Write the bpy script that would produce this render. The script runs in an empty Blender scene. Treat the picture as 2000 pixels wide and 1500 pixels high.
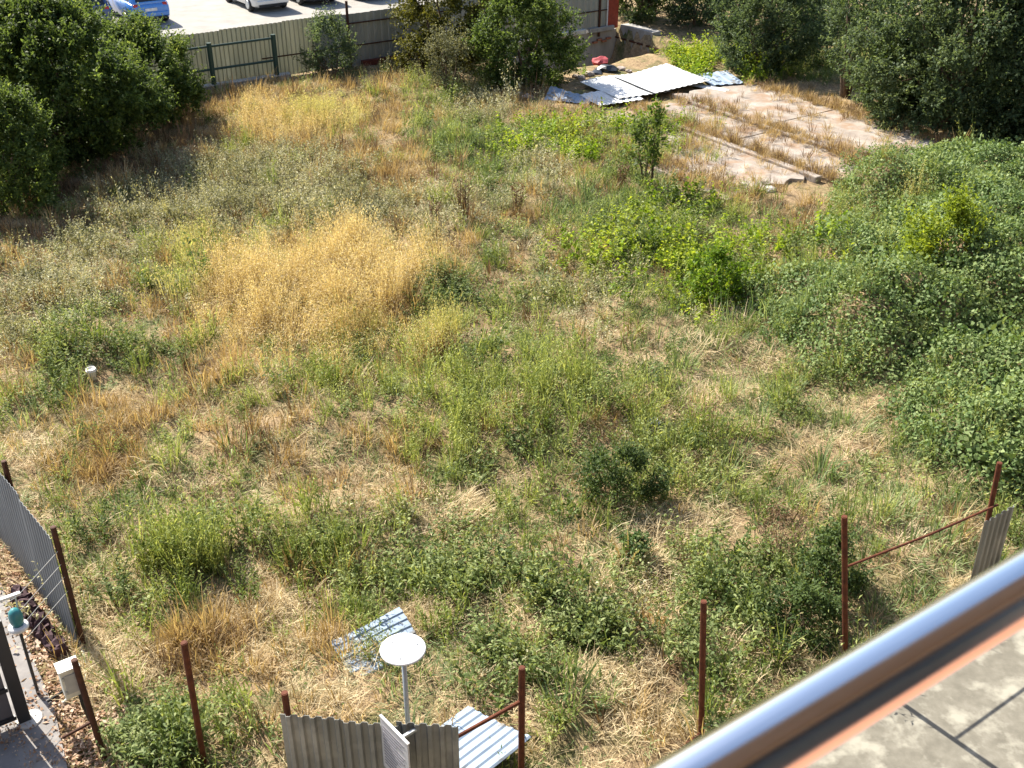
import bpy, bmesh, math, random
import numpy as np
from mathutils import Vector, Matrix

random.seed(7)
rng = np.random.default_rng(11)
scene = bpy.context.scene
C = scene.collection

# ------------------------------------------------------------------ camera
F_PX, CAM_H, PITCH = 2144.0, 10.0, math.radians(29.8)
SN, CS = math.sin(PITCH), math.cos(PITCH)
cam = bpy.data.cameras.new('camera')
cam.sensor_width = 36.0
cam.lens = 36.0 * F_PX / 2000.0
cam.clip_start = 0.02
cam.clip_end = 3000.0
cam.dof.use_dof = True
cam.dof.focus_distance = 18.0
cam.dof.aperture_fstop = 11.0
camo = bpy.data.objects.new('camera', cam)
C.objects.link(camo)
camo.location = (0, 0, CAM_H)
camo.rotation_euler = (math.pi / 2 - PITCH, 0, 0)
scene.camera = camo

# ------------------------------------------------------------------ sky, sun, exposure
SUN_EL = math.radians(43)
SUN_DIR = Vector((-0.70, 0.71, 0)).normalized() * math.cos(SUN_EL) + Vector((0, 0, math.sin(SUN_EL)))
world = bpy.data.worlds.new('World')
scene.world = world
world.use_nodes = True
wn = world.node_tree
wn.nodes.clear()
sky = wn.nodes.new('ShaderNodeTexSky')
sky.sky_type = 'NISHITA'
sky.sun_disc = False
sky.sun_elevation = SUN_EL
sky.sun_rotation = math.atan2(SUN_DIR.x, SUN_DIR.y)
sky.air_density = 1.0
sky.dust_density = 1.5
bg = wn.nodes.new('ShaderNodeBackground')
bg.inputs['Strength'].default_value = 0.10
wo = wn.nodes.new('ShaderNodeOutputWorld')
wn.links.new(sky.outputs[0], bg.inputs[0])
wn.links.new(bg.outputs[0], wo.inputs[0])
sun = bpy.data.lights.new('sun', 'SUN')
sun.energy = 5.0
sun.angle = math.radians(0.53)
sun.color = (1.0, 0.93, 0.82)
suno = bpy.data.objects.new('sun', sun)
C.objects.link(suno)
suno.rotation_euler = SUN_DIR.to_track_quat('Z', 'Y').to_euler()
suno.location = SUN_DIR * 60
scene.view_settings.view_transform = 'Standard'
scene.view_settings.look = 'None'
scene.view_settings.exposure = 1.35
scene.view_settings.gamma = 1.0
scene.cycles.max_bounces = 4
scene.cycles.diffuse_bounces = 2
scene.cycles.glossy_bounces = 3
scene.cycles.transmission_bounces = 3
scene.cycles.caustics_reflective = False
scene.cycles.caustics_refractive = False

# ------------------------------------------------------------------ frame helpers
LA = math.radians(34)                       # the lot, building and fences share this heading
A = np.array([math.cos(LA), math.sin(LA)])
B = np.array([-math.sin(LA), math.cos(LA)])

def lot(a, b):
    p = A * a + B * b
    return float(p[0]), float(p[1])

def tolot(x, y):
    return x * A[0] + y * A[1], x * B[0] + y * B[1]

def g(px, py, z=0.0):
    """photo pixel -> point on the horizontal plane at height z"""
    u, v = (px - 1000) / F_PX, (py - 750) / F_PX
    t = (CAM_H - z) / (SN + v * CS)
    return np.array([u * t, t * (CS - v * SN), z])

def proj(x, y, z):
    d = y * CS + (CAM_H - z) * SN
    return 1000 + F_PX * x / d, 750 + F_PX * ((CAM_H - z) * CS - y * SN) / d

_w = np.random.default_rng(3)
_WAVES = [(2 ** (k * 0.5) * 0.25, _w.uniform(0, 6.28), _w.uniform(0, 6.28)) for k in range(9)]

def wav(x, y, lo, hi, seed=0.0):
    s = 0
    for i, (fq, an, ph) in enumerate(_WAVES[lo:hi]):
        a = an + seed * 1.7 + i * 2.4
        s = s + np.sin((x * math.cos(a) + y * math.sin(a)) * fq * 2 + ph + seed * 5.1 + 1.3 * np.sin((x * math.sin(a) - y * math.cos(a)) * fq * 1.3 + seed))
    return s / max(1, (hi - lo)) ** 0.5

def sst(e0, e1, x):
    t = np.clip((x - e0) / (e1 - e0), 0, 1)
    return t * t * (3 - 2 * t)

# bumps of the vine mound: pixel of the foot, radius, height
MOUND = [(*g(px, py)[:2], r, h) for px, py, r, h in [
    (1600, 600, 1.3, .55), (1700, 665, 1.4, 1.1), (1800, 650, 1.5, 1.2), (1900, 610, 1.7, 1.35), (1990, 640, 1.6, 1.2),
    (1940, 500, 2.2, 1.0), (1990, 420, 2.4, 1.0), (1860, 420, 1.8, .8), (1745, 400, 1.1, .9), (1690, 480, 1.2, .35),
    (1960, 760, 1.5, .7), (1990, 880, 1.4, .6), (1890, 830, 1.1, .35), (1800, 340, 1.6, .5)]]

def hgt(x, y):
    x = np.asarray(x, float); y = np.asarray(y, float)
    a, b = tolot(x, y)
    fld = sst(6.0, 7.6, b) * sst(1.5, 2.8, a) * (1 - sst(35.5, 37.0, b)) * (1 - sst(36, 40, a))
    z = fld * (0.10 * wav(x, y, 0, 5) + 0.035 * wav(x, y, 4, 9, 2.0))
    m = 0
    for mx, my, r, h in MOUND:
        m = np.maximum(m, h * np.exp(-(((x - mx) ** 2 + (y - my) ** 2) / (r * r)) ** 1.5)) if not np.isscalar(m) else h * np.exp(-(((x - mx) ** 2 + (y - my) ** 2) / (r * r)) ** 1.5)
    z = z + m * (1 + 0.25 * wav(x, y, 4, 8, 5.0))
    flat = sst(18.5, 19.5, a) * (1 - sst(28.2, 29.4, a)) * sst(17.4, 18.4, b) * (1 - sst(27.2, 28.6, b))
    z = z * (1 - flat)
    pit = sst(23.5, 24.2, a) * (1 - sst(30.3, 30.6, a)) * sst(32.6, 33.4, b) * (1 - sst(37.5, 37.7, b))
    return z - 1.75 * pit

def onground(px, py):
    p = g(px, py)
    for _ in range(6):
        z = float(hgt(p[0], p[1])); p = g(px, py, z)
    return p

# ------------------------------------------------------------------ mesh helpers
class MB:
    def __init__(self):
        self.v = []; self.f = []
    def add(self, vs, fs):
        n = len(self.v)
        self.v += [tuple(map(float, q)) for q in vs]
        self.f += [tuple(i + n for i in q) for q in fs]
        return self
    def box(self, c, s, rz=0.0, m=None):
        hx, hy, hz = s[0] / 2, s[1] / 2, s[2] / 2
        vs = [Vector((x, y, z)) for x in (-hx, hx) for y in (-hy, hy) for z in (-hz, hz)]
        M = Matrix.Translation(c) @ (m.to_4x4() if m else Matrix.Rotation(rz, 4, 'Z'))
        return self.add([M @ q for q in vs], [(0, 1, 3, 2), (4, 6, 7, 5), (0, 4, 5, 1), (2, 3, 7, 6), (0, 2, 6, 4), (1, 5, 7, 3)])
    def tube(self, pts, r, n=10, caps=True):
        pts = [Vector(q) for q in pts]
        rr = r if hasattr(r, '__len__') else [r] * len(pts)
        rings = []; n0 = len(self.v); up = Vector((0.13, 0.27, 0.95))
        for i, q in enumerate(pts):
            d = (pts[min(i + 1, len(pts) - 1)] - pts[max(i - 1, 0)]).normalized()
            s = d.cross(up)
            if s.length < 1e-3: s = d.cross(Vector((1, 0, 0)))
            s.normalize(); t = s.cross(d)
            self.v += [tuple(q + (s * math.cos(k * 2 * math.pi / n) + t * math.sin(k * 2 * math.pi / n)) * rr[i]) for k in range(n)]
        for i in range(len(pts) - 1):
            for k in range(n):
                a, b = n0 + i * n + k, n0 + i * n + (k + 1) % n
                self.f.append((a, b, b + n, a + n))
        if caps:
            self.f.append(tuple(n0 + k for k in range(n))[::-1])
            self.f.append(tuple(n0 + (len(pts) - 1) * n + k for k in range(n)))
        return self
    def lathe(self, prof, n=28, c=(0, 0, 0), axis='Z'):
        n0 = len(self.v)
        for r, z in prof:
            for k in range(n):
                x, y = r * math.cos(2 * math.pi * k / n), r * math.sin(2 * math.pi * k / n)
                q = (x, y, z) if axis == 'Z' else ((z, x, y) if axis == 'X' else (x, z, y))
                self.v.append((q[0] + c[0], q[1] + c[1], q[2] + c[2]))
        for i in range(len(prof) - 1):
            for k in range(n):
                a, b = n0 + i * n + k, n0 + i * n + (k + 1) % n
                self.f.append((a, b, b + n, a + n))
        if prof[0][0] > 1e-6: self.f.append(tuple(n0 + k for k in range(n))[::-1])
        if prof[-1][0] > 1e-6: self.f.append(tuple(n0 + (len(prof) - 1) * n + k for k in range(n)))
        return self
    def mesh(self, name, smooth=False):
        me = bpy.data.meshes.new(name)
        me.from_pydata(self.v, [], self.f); me.update()
        bm = bmesh.new(); bm.from_mesh(me)
        bmesh.ops.recalc_face_normals(bm, faces=bm.faces); bm.to_mesh(me); bm.free()
        if smooth:
            me.polygons.foreach_set('use_smooth', [True] * len(me.polygons))
        return me
    def build(self, name, mat, parent=None, smooth=False, bevel=0.0):
        return link(name, self.mesh(name, smooth), mat, parent, bevel)

def link(name, me, mat, parent=None, bevel=0.0):
    o = bpy.data.objects.new(name, me); C.objects.link(o)
    if mat and not me.materials: me.materials.append(mat)
    if parent is not None: o.parent = parent
    if bevel:
        m = o.modifiers.new('bevel', 'BEVEL'); m.width = bevel; m.segments = 2; m.limit_method = 'ANGLE'
    return o

def tag(o, label, cat, group=None, kind=None):
    o['label'] = label
    if cat: o['category'] = cat
    if group: o['group'] = group
    if kind: o['kind'] = kind
    return o

def thing(name, label, cat, loc=(0, 0, 0), rz=0.0, group=None):
    o = bpy.data.objects.new(name, None); o.empty_display_size = 0.2
    C.objects.link(o); o.location = loc; o.rotation_euler = (0, 0, rz)
    return tag(o, label, cat, group)

def structure(o):
    o['kind'] = 'structure'; return o

# ------------------------------------------------------------------ materials
def nodes(name):
    m = bpy.data.materials.new(name); m.use_nodes = True
    nt = m.node_tree; p = nt.nodes['Principled BSDF']
    return m, nt, p

def ramp(nt, fac, stops):
    r = nt.nodes.new('ShaderNodeValToRGB')
    el = r.color_ramp.elements
    el[0].position, el[0].color = stops[0][0], (*stops[0][1], 1)
    el[1].position, el[1].color = stops[-1][0], (*stops[-1][1], 1)
    for ps, co in stops[1:-1]:
        e = el.new(ps); e.color = (*co, 1)
    nt.links.new(fac, r.inputs[0])
    return r.outputs[0]

def noise(nt, scale, detail=6, rough=0.6, coord='Object', sc=None, dist=0.0):
    tc = nt.nodes.new('ShaderNodeTexCoord'); n = nt.nodes.new('ShaderNodeTexNoise')
    n.inputs['Scale'].default_value = scale; n.inputs['Detail'].default_value = detail
    n.inputs['Roughness'].default_value = rough; n.inputs['Distortion'].default_value = dist
    if coord == 'World':
        ge = nt.nodes.new('ShaderNodeNewGeometry'); src = ge.outputs['Position']
    else: src = tc.outputs[coord]
    if sc:
        mp = nt.nodes.new('ShaderNodeMapping'); mp.inputs['Scale'].default_value = sc
        nt.links.new(src, mp.inputs[0]); src = mp.outputs[0]
    nt.links.new(src, n.inputs['Vector'])
    return n.outputs['Fac']

def bump(nt, p, h, strength=0.3, dist=0.02):
    b = nt.nodes.new('ShaderNodeBump'); b.inputs['Strength'].default_value = strength
    b.inputs['Distance'].default_value = dist
    nt.links.new(h, b.inputs['Height']); nt.links.new(b.outputs[0], p.inputs['Normal'])

def mixc(nt, fac, c1, c2, mode='MIX'):
    m = nt.nodes.new('ShaderNodeMix'); m.data_type = 'RGBA'; m.blend_type = mode
    for s, c in ((6, c1), (7, c2)):
        if hasattr(c, 'is_linked'): nt.links.new(c, m.inputs[s])
        else: m.inputs[s].default_value = (*c, 1)
    if hasattr(fac, 'is_linked'): nt.links.new(fac, m.inputs[0])
    else: m.inputs[0].default_value = fac
    return m.outputs[2]

def surf(name, stops, scale=4, rough=0.8, metal=0.0, bmp=0.2, bdist=0.01, detail=8, coord='World', sc=None, spec=0.4, dirt_or_light=None):
    m, nt, p = nodes(name)
    n = noise(nt, scale, detail, 0.65, coord, sc)
    col = ramp(nt, n, stops)
    if dirt_or_light:
        n2 = noise(nt, dirt_or_light[0], 4, 0.6, coord)
        f = ramp(nt, n2, [(dirt_or_light[2], (0, 0, 0)), (dirt_or_light[3], (1, 1, 1))])
        col = mixc(nt, f, col, dirt_or_light[1])
    nt.links.new(col, p.inputs['Base Color'])
    p.inputs['Roughness'].default_value = rough; p.inputs['Metallic'].default_value = metal
    p.inputs['Specular IOR Level'].default_value = spec
    if bmp: bump(nt, p, n, bmp, bdist)
    return m

def plain(name, col, rough=0.5, metal=0.0, coat=0.0):
    m, nt, p = nodes(name)
    n = noise(nt, 14, 3, 0.5, 'Object')
    c = ramp(nt, n, [(0.3, tuple(q * 0.88 for q in col)), (0.7, col)])
    nt.links.new(c, p.inputs['Base Color'])
    p.inputs['Roughness'].default_value = rough; p.inputs['Metallic'].default_value = metal
    p.inputs['Coat Weight'].default_value = coat
    return m

def leafmat(name, dark, mid, light, transl=0.4, rough=0.5, spec=0.35, tintw=0.55):
    """leaf/blade colour: per-leaf 'lr' and per-plant 'tint' pick along a ramp; thin, lets light through"""
    m, nt, p = nodes(name)
    at = nt.nodes.new('ShaderNodeAttribute'); at.attribute_name = 'lr'
    ti = nt.nodes.new('ShaderNodeAttribute'); ti.attribute_name = 'tint'; ti.attribute_type = 'INSTANCER' if name in ('straw_blades', 'dry_brown_blades', 'cool_green_grass', 'vine_leaves') else 'GEOMETRY'
    ma = nt.nodes.new('ShaderNodeMath'); ma.operation = 'MULTIPLY_ADD'
    nt.links.new(ti.outputs['Fac'], ma.inputs[0]); ma.inputs[1].default_value = tintw
    mb = nt.nodes.new('ShaderNodeMath'); mb.operation = 'MULTIPLY'; mb.inputs[1].default_value = 1 - tintw * 0.6
    nt.links.new(at.outputs['Fac'], mb.inputs[0]); nt.links.new(mb.outputs[0], ma.inputs[2])
    col = ramp(nt, ma.outputs[0], [(0.05, dark), (0.5, mid), (0.95, light)])
    nt.links.new(col, p.inputs['Base Color'])
    p.inputs['Roughness'].default_value = rough; p.inputs['Specular IOR Level'].default_value = spec
    tr = nt.nodes.new('ShaderNodeBsdfTranslucent')
    tc = mixc(nt, 1.0, col, (1.0, 0.95, 0.55), 'MULTIPLY')
    nt.links.new(tc, tr.inputs[0])
    mx = nt.nodes.new('ShaderNodeMixShader'); mx.inputs[0].default_value = transl
    nt.links.new(p.outputs[0], mx.inputs[1]); nt.links.new(tr.outputs[0], mx.inputs[2])
    nt.links.new(mx.outputs[0], nt.nodes['Material Output'].inputs[0])
    return m

M = {}
def ground_material():
    m, nt, p = nodes('dry_ground')
    n1 = noise(nt, 0.9, 8, 0.7, 'World'); n2 = noise(nt, 9, 8, 0.75, 'World'); n3 = noise(nt, 0.35, 3, 0.5, 'World')
    base = ramp(nt, n2, [(0.3, (.13, .09, .055)), (0.5, (.28, .20, .115)), (0.72, (.44, .33, .19))])
    gr = ramp(nt, n2, [(0.3, (.05, .06, .022)), (0.7, (.17, .17, .07))])
    f = ramp(nt, n1, [(0.46, (0, 0, 0)), (0.62, (1, 1, 1))])
    col = mixc(nt, f, base, gr)
    nt.links.new(col, p.inputs['Base Color']); p.inputs['Roughness'].default_value = 0.95
    p.inputs['Specular IOR Level'].default_value = 0.1
    bump(nt, p, n2, 0.8, 0.05)
    return m
M['ground'] = ground_material()
M['lot'] = surf('parking_concrete', [(.3, (.22, .205, .18)), (.7, (.31, .295, .265))], 1.2, .9, bmp=.1, dirt_or_light=(.4, (.3, .28, .26), .5, .7))
M['pave'] = surf('paving_concrete', [(.3, (.125, .115, .09)), (.55, (.17, .158, .125)), (.72, (.215, .20, .162))], 5.5, .85, bmp=.15, dirt_or_light=(2.3, (.30, .285, .23), .50, .64))  # pale blotches imitate sunlight reflected off windows, painted into the base colour
M['drive'] = surf('driveway_concrete', [(.3, (.16, .15, .145)), (.7, (.27, .255, .24))], 3.0, .9, bmp=.2, dirt_or_light=(1.3, (.42, .40, .365), .56, .66))
M['slab'] = surf('old_slab_concrete', [(.3, (.22, .185, .155)), (.5, (.30, .26, .22)), (.72, (.40, .36, .31))], 2.6, .95, bmp=.5, bdist=.02, dirt_or_light=(1.5, (.27, .19, .13), .50, .64), spec=.1)
M['wallc'] = surf('stained_wall_concrete', [(.3, (.22, .21, .195)), (.7, (.40, .385, .36))], 2.2, .9, bmp=.3, sc=(1, 1, .35))
M['cap'] = surf('pale_wall_cap', [(.3, (.42, .40, .36)), (.7, (.62, .6, .55))], 3, .9, bmp=.2)
M['rust'] = surf('rusty_steel', [(.3, (.06, .018, .009)), (.55, (.125, .037, .016)), (.75, (.19, .068, .028))], 9, .8, .25, bmp=.25, bdist=.004)
M['darkrust'] = surf('dark_rusty_steel', [(.3, (.04, .018, .012)), (.7, (.10, .04, .022))], 8, .75, .3, bmp=.2, bdist=.004)
M['zinc'] = surf('weathered_zinc_sheet', [(.3, (.17, .178, .165)), (.7, (.31, .32, .30))], 2.5, .6, .15, bmp=.05, sc=(1, 1, .3), dirt_or_light=(1.6, (.36, .36, .33), .5, .66))
M['zincbright'] = surf('bright_zinc_sheet', [(.3, (.20, .26, .34)), (.7, (.28, .35, .44))], 3, .7, .0, bmp=.05, dirt_or_light=(2.6, (.17, .16, .14), .56, .66), spec=.25)
M['white_sheet'] = surf('whitewashed_sheet', [(.3, (.44, .45, .45)), (.7, (.62, .63, .63))], 2.5, .6, .1, bmp=.1, dirt_or_light=(2.5, (.45, .42, .38), .62, .74))
M['fencegrey'] = surf('grey_fence_sheet', [(.3, (.24, .25, .23)), (.7, (.36, .37, .34))], 1.5, .5, .25, bmp=.05, sc=(1, 1, .3))
M['greenpaint'] = plain('dark_green_paint', (.012, .045, .035), .5)
M['steel'] = plain('galvanised_pole', (.42, .45, .47), .4, .6)
M['whitep'] = surf('white_painted_metal', [(.3, (.62, .62, .60)), (.6, (.74, .74, .73))], 9, .4, bmp=0, dirt_or_light=(5.0, (.5, .49, .45), .60, .72))
M['board'] = plain('notice_board_white', (.55, .55, .56), .5)
M['ink'] = plain('faded_print', (.22, .21, .24), .7)
M['cream'] = plain('cream_plastic_box', (.66, .66, .58), .5)
M['black'] = plain('black_painted_steel', (.022, .024, .028), .45)
M['mesh'] = plain('dark_gate_infill', (.11, .115, .14), .6)
M['teal'] = plain('teal_plastic', (.03, .20, .22), .4, coat=.2)
M['maroon'] = plain('maroon_netting', (.06, .03, .036), .9)
M['rubber'] = plain('black_rubber', (.02, .02, .02), .8)
M['wire'] = plain('thin_wire', (.5, .5, .48), .4, .6)
M['bark'] = surf('brown_bark', [(.3, (.07, .045, .03)), (.7, (.17, .12, .08))], 12, .95, bmp=.4, coord='Object')
M['redcloth'] = plain('faded_red_plastic', (.38, .05, .06), .7)
M['bag'] = plain('dark_plastic_bag', (.03, .035, .04), .35)
M['stone'] = surf('rubble_stone', [(.3, (.2, .16, .13)), (.7, (.45, .38, .32))], 6, .95, bmp=.5)
M['brick'] = surf('old_brick', [(.3, (.24, .09, .05)), (.7, (.4, .17, .1))], 8, .95, bmp=.3)
M['redpanel'] = surf('red_brown_panel', [(.3, (.2, .03, .015)), (.7, (.36, .06, .03))], 4, .6, bmp=.1)

def poly_sheet_material():
    m, nt, p = nodes('yellowed_corrugated_plastic')
    n = noise(nt, 1.5, 5, .6, 'World', (1, 1, .3))
    col = ramp(nt, n, [(.3, (.31, .315, .25)), (.7, (.43, .43, .35))])
    nt.links.new(col, p.inputs['Base Color']); p.inputs['Roughness'].default_value = .5
    tr = nt.nodes.new('ShaderNodeBsdfTranslucent'); nt.links.new(col, tr.inputs[0])
    mx = nt.nodes.new('ShaderNodeMixShader'); mx.inputs[0].default_value = .42
    nt.links.new(p.outputs[0], mx.inputs[1]); nt.links.new(tr.outputs[0], mx.inputs[2])
    nt.links.new(mx.outputs[0], nt.nodes['Material Output'].inputs[0])
    return m
M['poly'] = poly_sheet_material()
def chrome():
    m, nt, p = nodes('polished_stainless_steel')
    n = noise(nt, 3.0, 5, .6, 'Object', (1, 60, 60))
    c = ramp(nt, n, [(.3, (.72, .73, .75)), (.7, (.86, .87, .88))])
    r = ramp(nt, n, [(.3, (.14, .14, .14)), (.7, (.26, .26, .26))])
    nt.links.new(c, p.inputs['Base Color']); nt.links.new(r, p.inputs['Roughness'])
    p.inputs['Metallic'].default_value = 1.0
    return m
M['chrome'] = chrome()
M['slate'] = surf('slate_blue_sheet', [(.3, (.10, .115, .13)), (.7, (.17, .19, .205))], 2.5, .55, .2, bmp=.05, sc=(1, 1, .3))
M['facade'] = surf('terracotta_render', [(.3, (.36, .27, .22)), (.7, (.43, .33, .27))], 2, .9, bmp=.05)
M['terracotta'] = surf('terracotta_floor_tile', [(.3, (.42, .19, .115)), (.7, (.50, .24, .15))], 4, .7, bmp=.05)
M['soffit'] = surf('beige_soffit_render', [(.3, (.235, .24, .25)), (.7, (.29, .30, .305))], 2, .9, bmp=.05)
M['glass'] = plain('dark_window_glass', (.02, .025, .03), .08)
M['tile'] = surf('balcony_tile', [(.3, (.3, .28, .25)), (.7, (.38, .36, .33))], 6, .5, bmp=.05)

# leaves and grasses
L = {
 'straw':  leafmat('straw_blades', (.27, .20, .11), (.52, .41, .24), (.72, .61, .40), .30, .7, .12),
 'dry':    leafmat('dry_brown_blades', (.20, .13, .065), (.43, .31, .16), (.60, .46, .26), .35, .7, .12),
 'brown':  leafmat('dead_brown_stems', (.085, .055, .035), (.22, .145, .09), (.38, .26, .16), .25, .75, .1),
 'green':  leafmat('green_grass_blades', (.07, .115, .026), (.19, .25, .065), (.45, .49, .18), .45, .6, .2),
 'lush':   leafmat('cool_green_grass', (.06, .105, .040), (.16, .235, .092), (.38, .44, .22), .45, .6, .2),
 'weed':   leafmat('weed_leaves', (.034, .066, .018), (.125, .18, .055), (.34, .39, .16), .42, .6, .22),
 'grey':   leafmat('grey_green_leaves', (.085, .09, .045), (.26, .26, .14), (.60, .57, .38), .3, .7, .15),
 'gold':   leafmat('golden_plumes', (.30, .205, .09), (.60, .46, .23), (.84, .72, .46), .42, .7, .12),
 'ygreen': leafmat('yellow_green_plumes', (.21, .20, .06), (.46, .43, .16), (.70, .64, .32), .45, .7, .12),
 'broad':  leafmat('bright_broad_leaves', (.055, .115, .010), (.165, .275, .020), (.40, .47, .05), .52, .55, .25),
 'ivy':    leafmat('vine_leaves', (.032, .07, .020), (.115, .185, .055), (.29, .36, .14), .36, .6, .25),
 'tree':   leafmat('shrub_leaves', (.040, .072, .022), (.145, .21, .055), (.42, .46, .15), .55, .6, .22),
 'treeb':  leafmat('blue_green_leaves', (.040, .070, .034), (.145, .20, .098), (.40, .44, .25), .52, .6, .22),
 'olive':  leafmat('olive_brown_leaves', (.05, .055, .010), (.15, .15, .028), (.38, .35, .08), .45, .6, .2),
 'yellow': leafmat('yellowing_leaves', (.12, .18, .018), (.29, .37, .033), (.60, .56, .065), .55, .6, .25),
 'litter': leafmat('fallen_leaves', (.14, .07, .04), (.36, .22, .14), (.62, .48, .36), .2, .8, .15),
}

# ------------------------------------------------------------------ ground sheet, paving, driveway, car park
def grid_ground():
    xs = np.concatenate([[-600, -200, -80, -45], np.arange(-32, 32.01, .3), [45, 80, 200, 600]])
    ys = np.concatenate([[-200, -60, -20, -6], np.arange(3, 55.01, .3), [70, 110, 250, 900]])
    X, Y = np.meshgrid(xs, ys)
    Z = hgt(X, Y)
    v = np.stack([X.ravel(), Y.ravel(), Z.ravel()], 1)
    nx, ny = len(xs), len(ys)
    i, j = np.meshgrid(np.arange(nx - 1), np.arange(ny - 1))
    k = (j * nx + i).ravel()
    f = np.stack([k, k + 1, k + nx + 1, k + nx], 1)
    return quads('ground', v, f, smooth=True)

def quads(name, v, f, lr=None, smooth=False):
    me = bpy.data.meshes.new(name)
    v = np.asarray(v, np.float32); f = np.asarray(f, np.int32)
    me.vertices.add(len(v)); me.vertices.foreach_set('co', v.ravel())
    n = f.shape[1]
    me.loops.add(f.size); me.loops.foreach_set('vertex_index', f.ravel())
    me.polygons.add(len(f)); me.polygons.foreach_set('loop_start', np.arange(0, f.size, n, dtype=np.int32))
    me.polygons.foreach_set('loop_total', np.full(len(f), n, np.int32))
    if smooth: me.polygons.foreach_set('use_smooth', np.ones(len(f), bool))
    if lr is not None:
        a = me.attributes.new('lr', 'FLOAT', 'POINT'); a.data.foreach_set('value', np.asarray(lr, np.float32))
    me.update(); me.validate()
    return me

structure(link('ground', grid_ground(), M['ground']))

def slab_piece(mb, cx, cy, w, d, z0, z1, rz, jitter=0.0, rnd=random):
    """one slab with slightly uneven corners"""
    vs = []
    for z in (z0, z1):
        for sx, sy in ((-1, -1), (1, -1), (1, 1), (-1, 1)):
            x = sx * w / 2 + rnd.uniform(-jitter, jitter); y = sy * d / 2 + rnd.uniform(-jitter, jitter)
            vs.append((cx + x * math.cos(rz) - y * math.sin(rz), cy + x * math.sin(rz) + y * math.cos(rz), z))
    return mb.add(vs, [(0, 3, 2, 1), (4, 5, 6, 7), (0, 1, 5, 4), (1, 2, 6, 5), (2, 3, 7, 6), (3, 0, 4, 7)])

# paving in front of the building
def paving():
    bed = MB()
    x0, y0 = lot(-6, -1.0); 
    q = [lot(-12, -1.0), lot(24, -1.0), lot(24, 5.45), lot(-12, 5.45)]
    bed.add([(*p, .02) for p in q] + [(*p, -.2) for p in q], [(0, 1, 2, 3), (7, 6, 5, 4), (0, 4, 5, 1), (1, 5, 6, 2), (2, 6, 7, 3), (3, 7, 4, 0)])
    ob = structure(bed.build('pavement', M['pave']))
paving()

def sheet(name, pts, z, mat, th=.15):
    n = len(pts)
    mb = MB().add([(*p, z) for p in pts] + [(*p, z - th) for p in pts],
                  [tuple(range(n)), tuple(range(2 * n - 1, n - 1, -1))] + [(i, i + n, (i + 1) % n + n, (i + 1) % n) for i in range(n)])
    return structure(mb.build(name, mat))
sheet('driveway', [lot(-6, 5.47), lot(.60, 5.47), lot(.70, 8.6), lot(.62, 9.7), lot(.76, 11.0), lot(.7, 20), lot(-6, 20)], .03, M['drive'])
sheet('car_park', [lot(-25, 37.75), lot(30.4, 37.75), lot(30.4, 75), lot(-25, 75)], .04, M['lot'])

# ------------------------------------------------------------------ corrugated sheets
def corrugated(w, h, pitch=.115, depth=.02, th=.004, nh=2, warp=0.0, top_wob=0.0, seed=0):
    """trapezoidal sheet in the local xz plane, ribs running along z"""
    r = random.Random(seed)
    xs, ds = [], []
    n = max(1, int(round(w / pitch)))
    for k in range(n):
        for fx, fd in ((0, 0), (.42, 0), (.55, 1), (.86, 1)):
            xs.append((k + fx) * w / n); ds.append(fd * depth)
    xs.append(w); ds.append(0)
    mb = MB(); m = len(xs)
    vs = []
    for side in (0, 1):
        for j in range(nh + 1):
            for i in range(m):
                t = j / nh
                z = h * t + (top_wob * math.sin(xs[i] * 3.1 + seed) * t)
                y = -ds[i] + side * th + warp * math.sin(t * 2.6 + xs[i] * 2.2 + seed) * t
                vs.append((xs[i], y, z))
    fs = []
    S = m * (nh + 1)
    for j in range(nh):
        for i in range(m - 1):
            a = j * m + i
            fs.append((a, a + 1, a + m + 1, a + m)); fs.append((a + S, a + m + S, a + m + 1 + S, a + 1 + S))
    for i in range(m - 1):
        fs.append((i, i + S, i + 1 + S, i + 1)); a = nh * m + i
        fs.append((a, a + 1, a + 1 + S, a + S))
    for j in range(nh):
        for i in (0, m - 1):
            a = j * m + i; fs.append((a, a + m, a + m + S, a + S))
    return mb.add(vs, fs)

def heading(p, q):
    return math.atan2(q[1] - p[1], q[0] - p[0])

def post(parent, p, h, r, mat, top=None, name='post', base=-.3):
    """round pipe post from just below ground; top may lean away"""
    t = top if top is not None else (p[0], p[1])
    mb = MB(); n = 5
    pts = [(p[0] + (t[0] - p[0]) * (k / n), p[1] + (t[1] - p[1]) * (k / n), base + (h - base) * k / n) for k in range(n + 1)]
    mb.tube(pts, r, 12); mb.tube([(t[0], t[1], h), (t[0], t[1], h + .004)], r * .72, 12)
    return mb.build(name, mat, parent, smooth=False)

PR = .035
# --- centre piece of the front fence: two posts, three grey sheets, a rail
cf = thing('sheet_fence', 'grey corrugated sheet fence piece with two rusty posts in front of the round disc', 'fence', (-1.2, 7.7, 0))
o0 = np.array([-1.2, 7.7, 0])
def rel(p): return (p[0] - o0[0], p[1] - o0[1], p[2] if len(p) > 2 else 0)
post(cf, rel((-2.22, 7.80)), 2.06, PR, M['rust'])
post(cf, rel((.10, 8.14)), 2.06, PR, M['rust'])
sl, sr = np.array([-2.27, 7.70]), np.array([-.55, 7.58])
hd = heading(sl, sr); wtot = float(np.linalg.norm(sr - sl))
for k in range(3):
    w = wtot / 3 + .03
    me = corrugated(w, 1.82 + (.02, -.01, .015)[k], .113, .028, .004, 3, .012, .008, k).mesh('sheet')
    s = link('sheet', me, M['zinc'], cf)
    d = (sr - sl) / np.linalg.norm(sr - sl)
    q = sl + d * (k * wtot / 3)
    s.location = (q[0] - o0[0], q[1] - o0[1] - (.008 * (k % 2)), .03); s.rotation_euler = (0, 0, hd)
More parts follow.
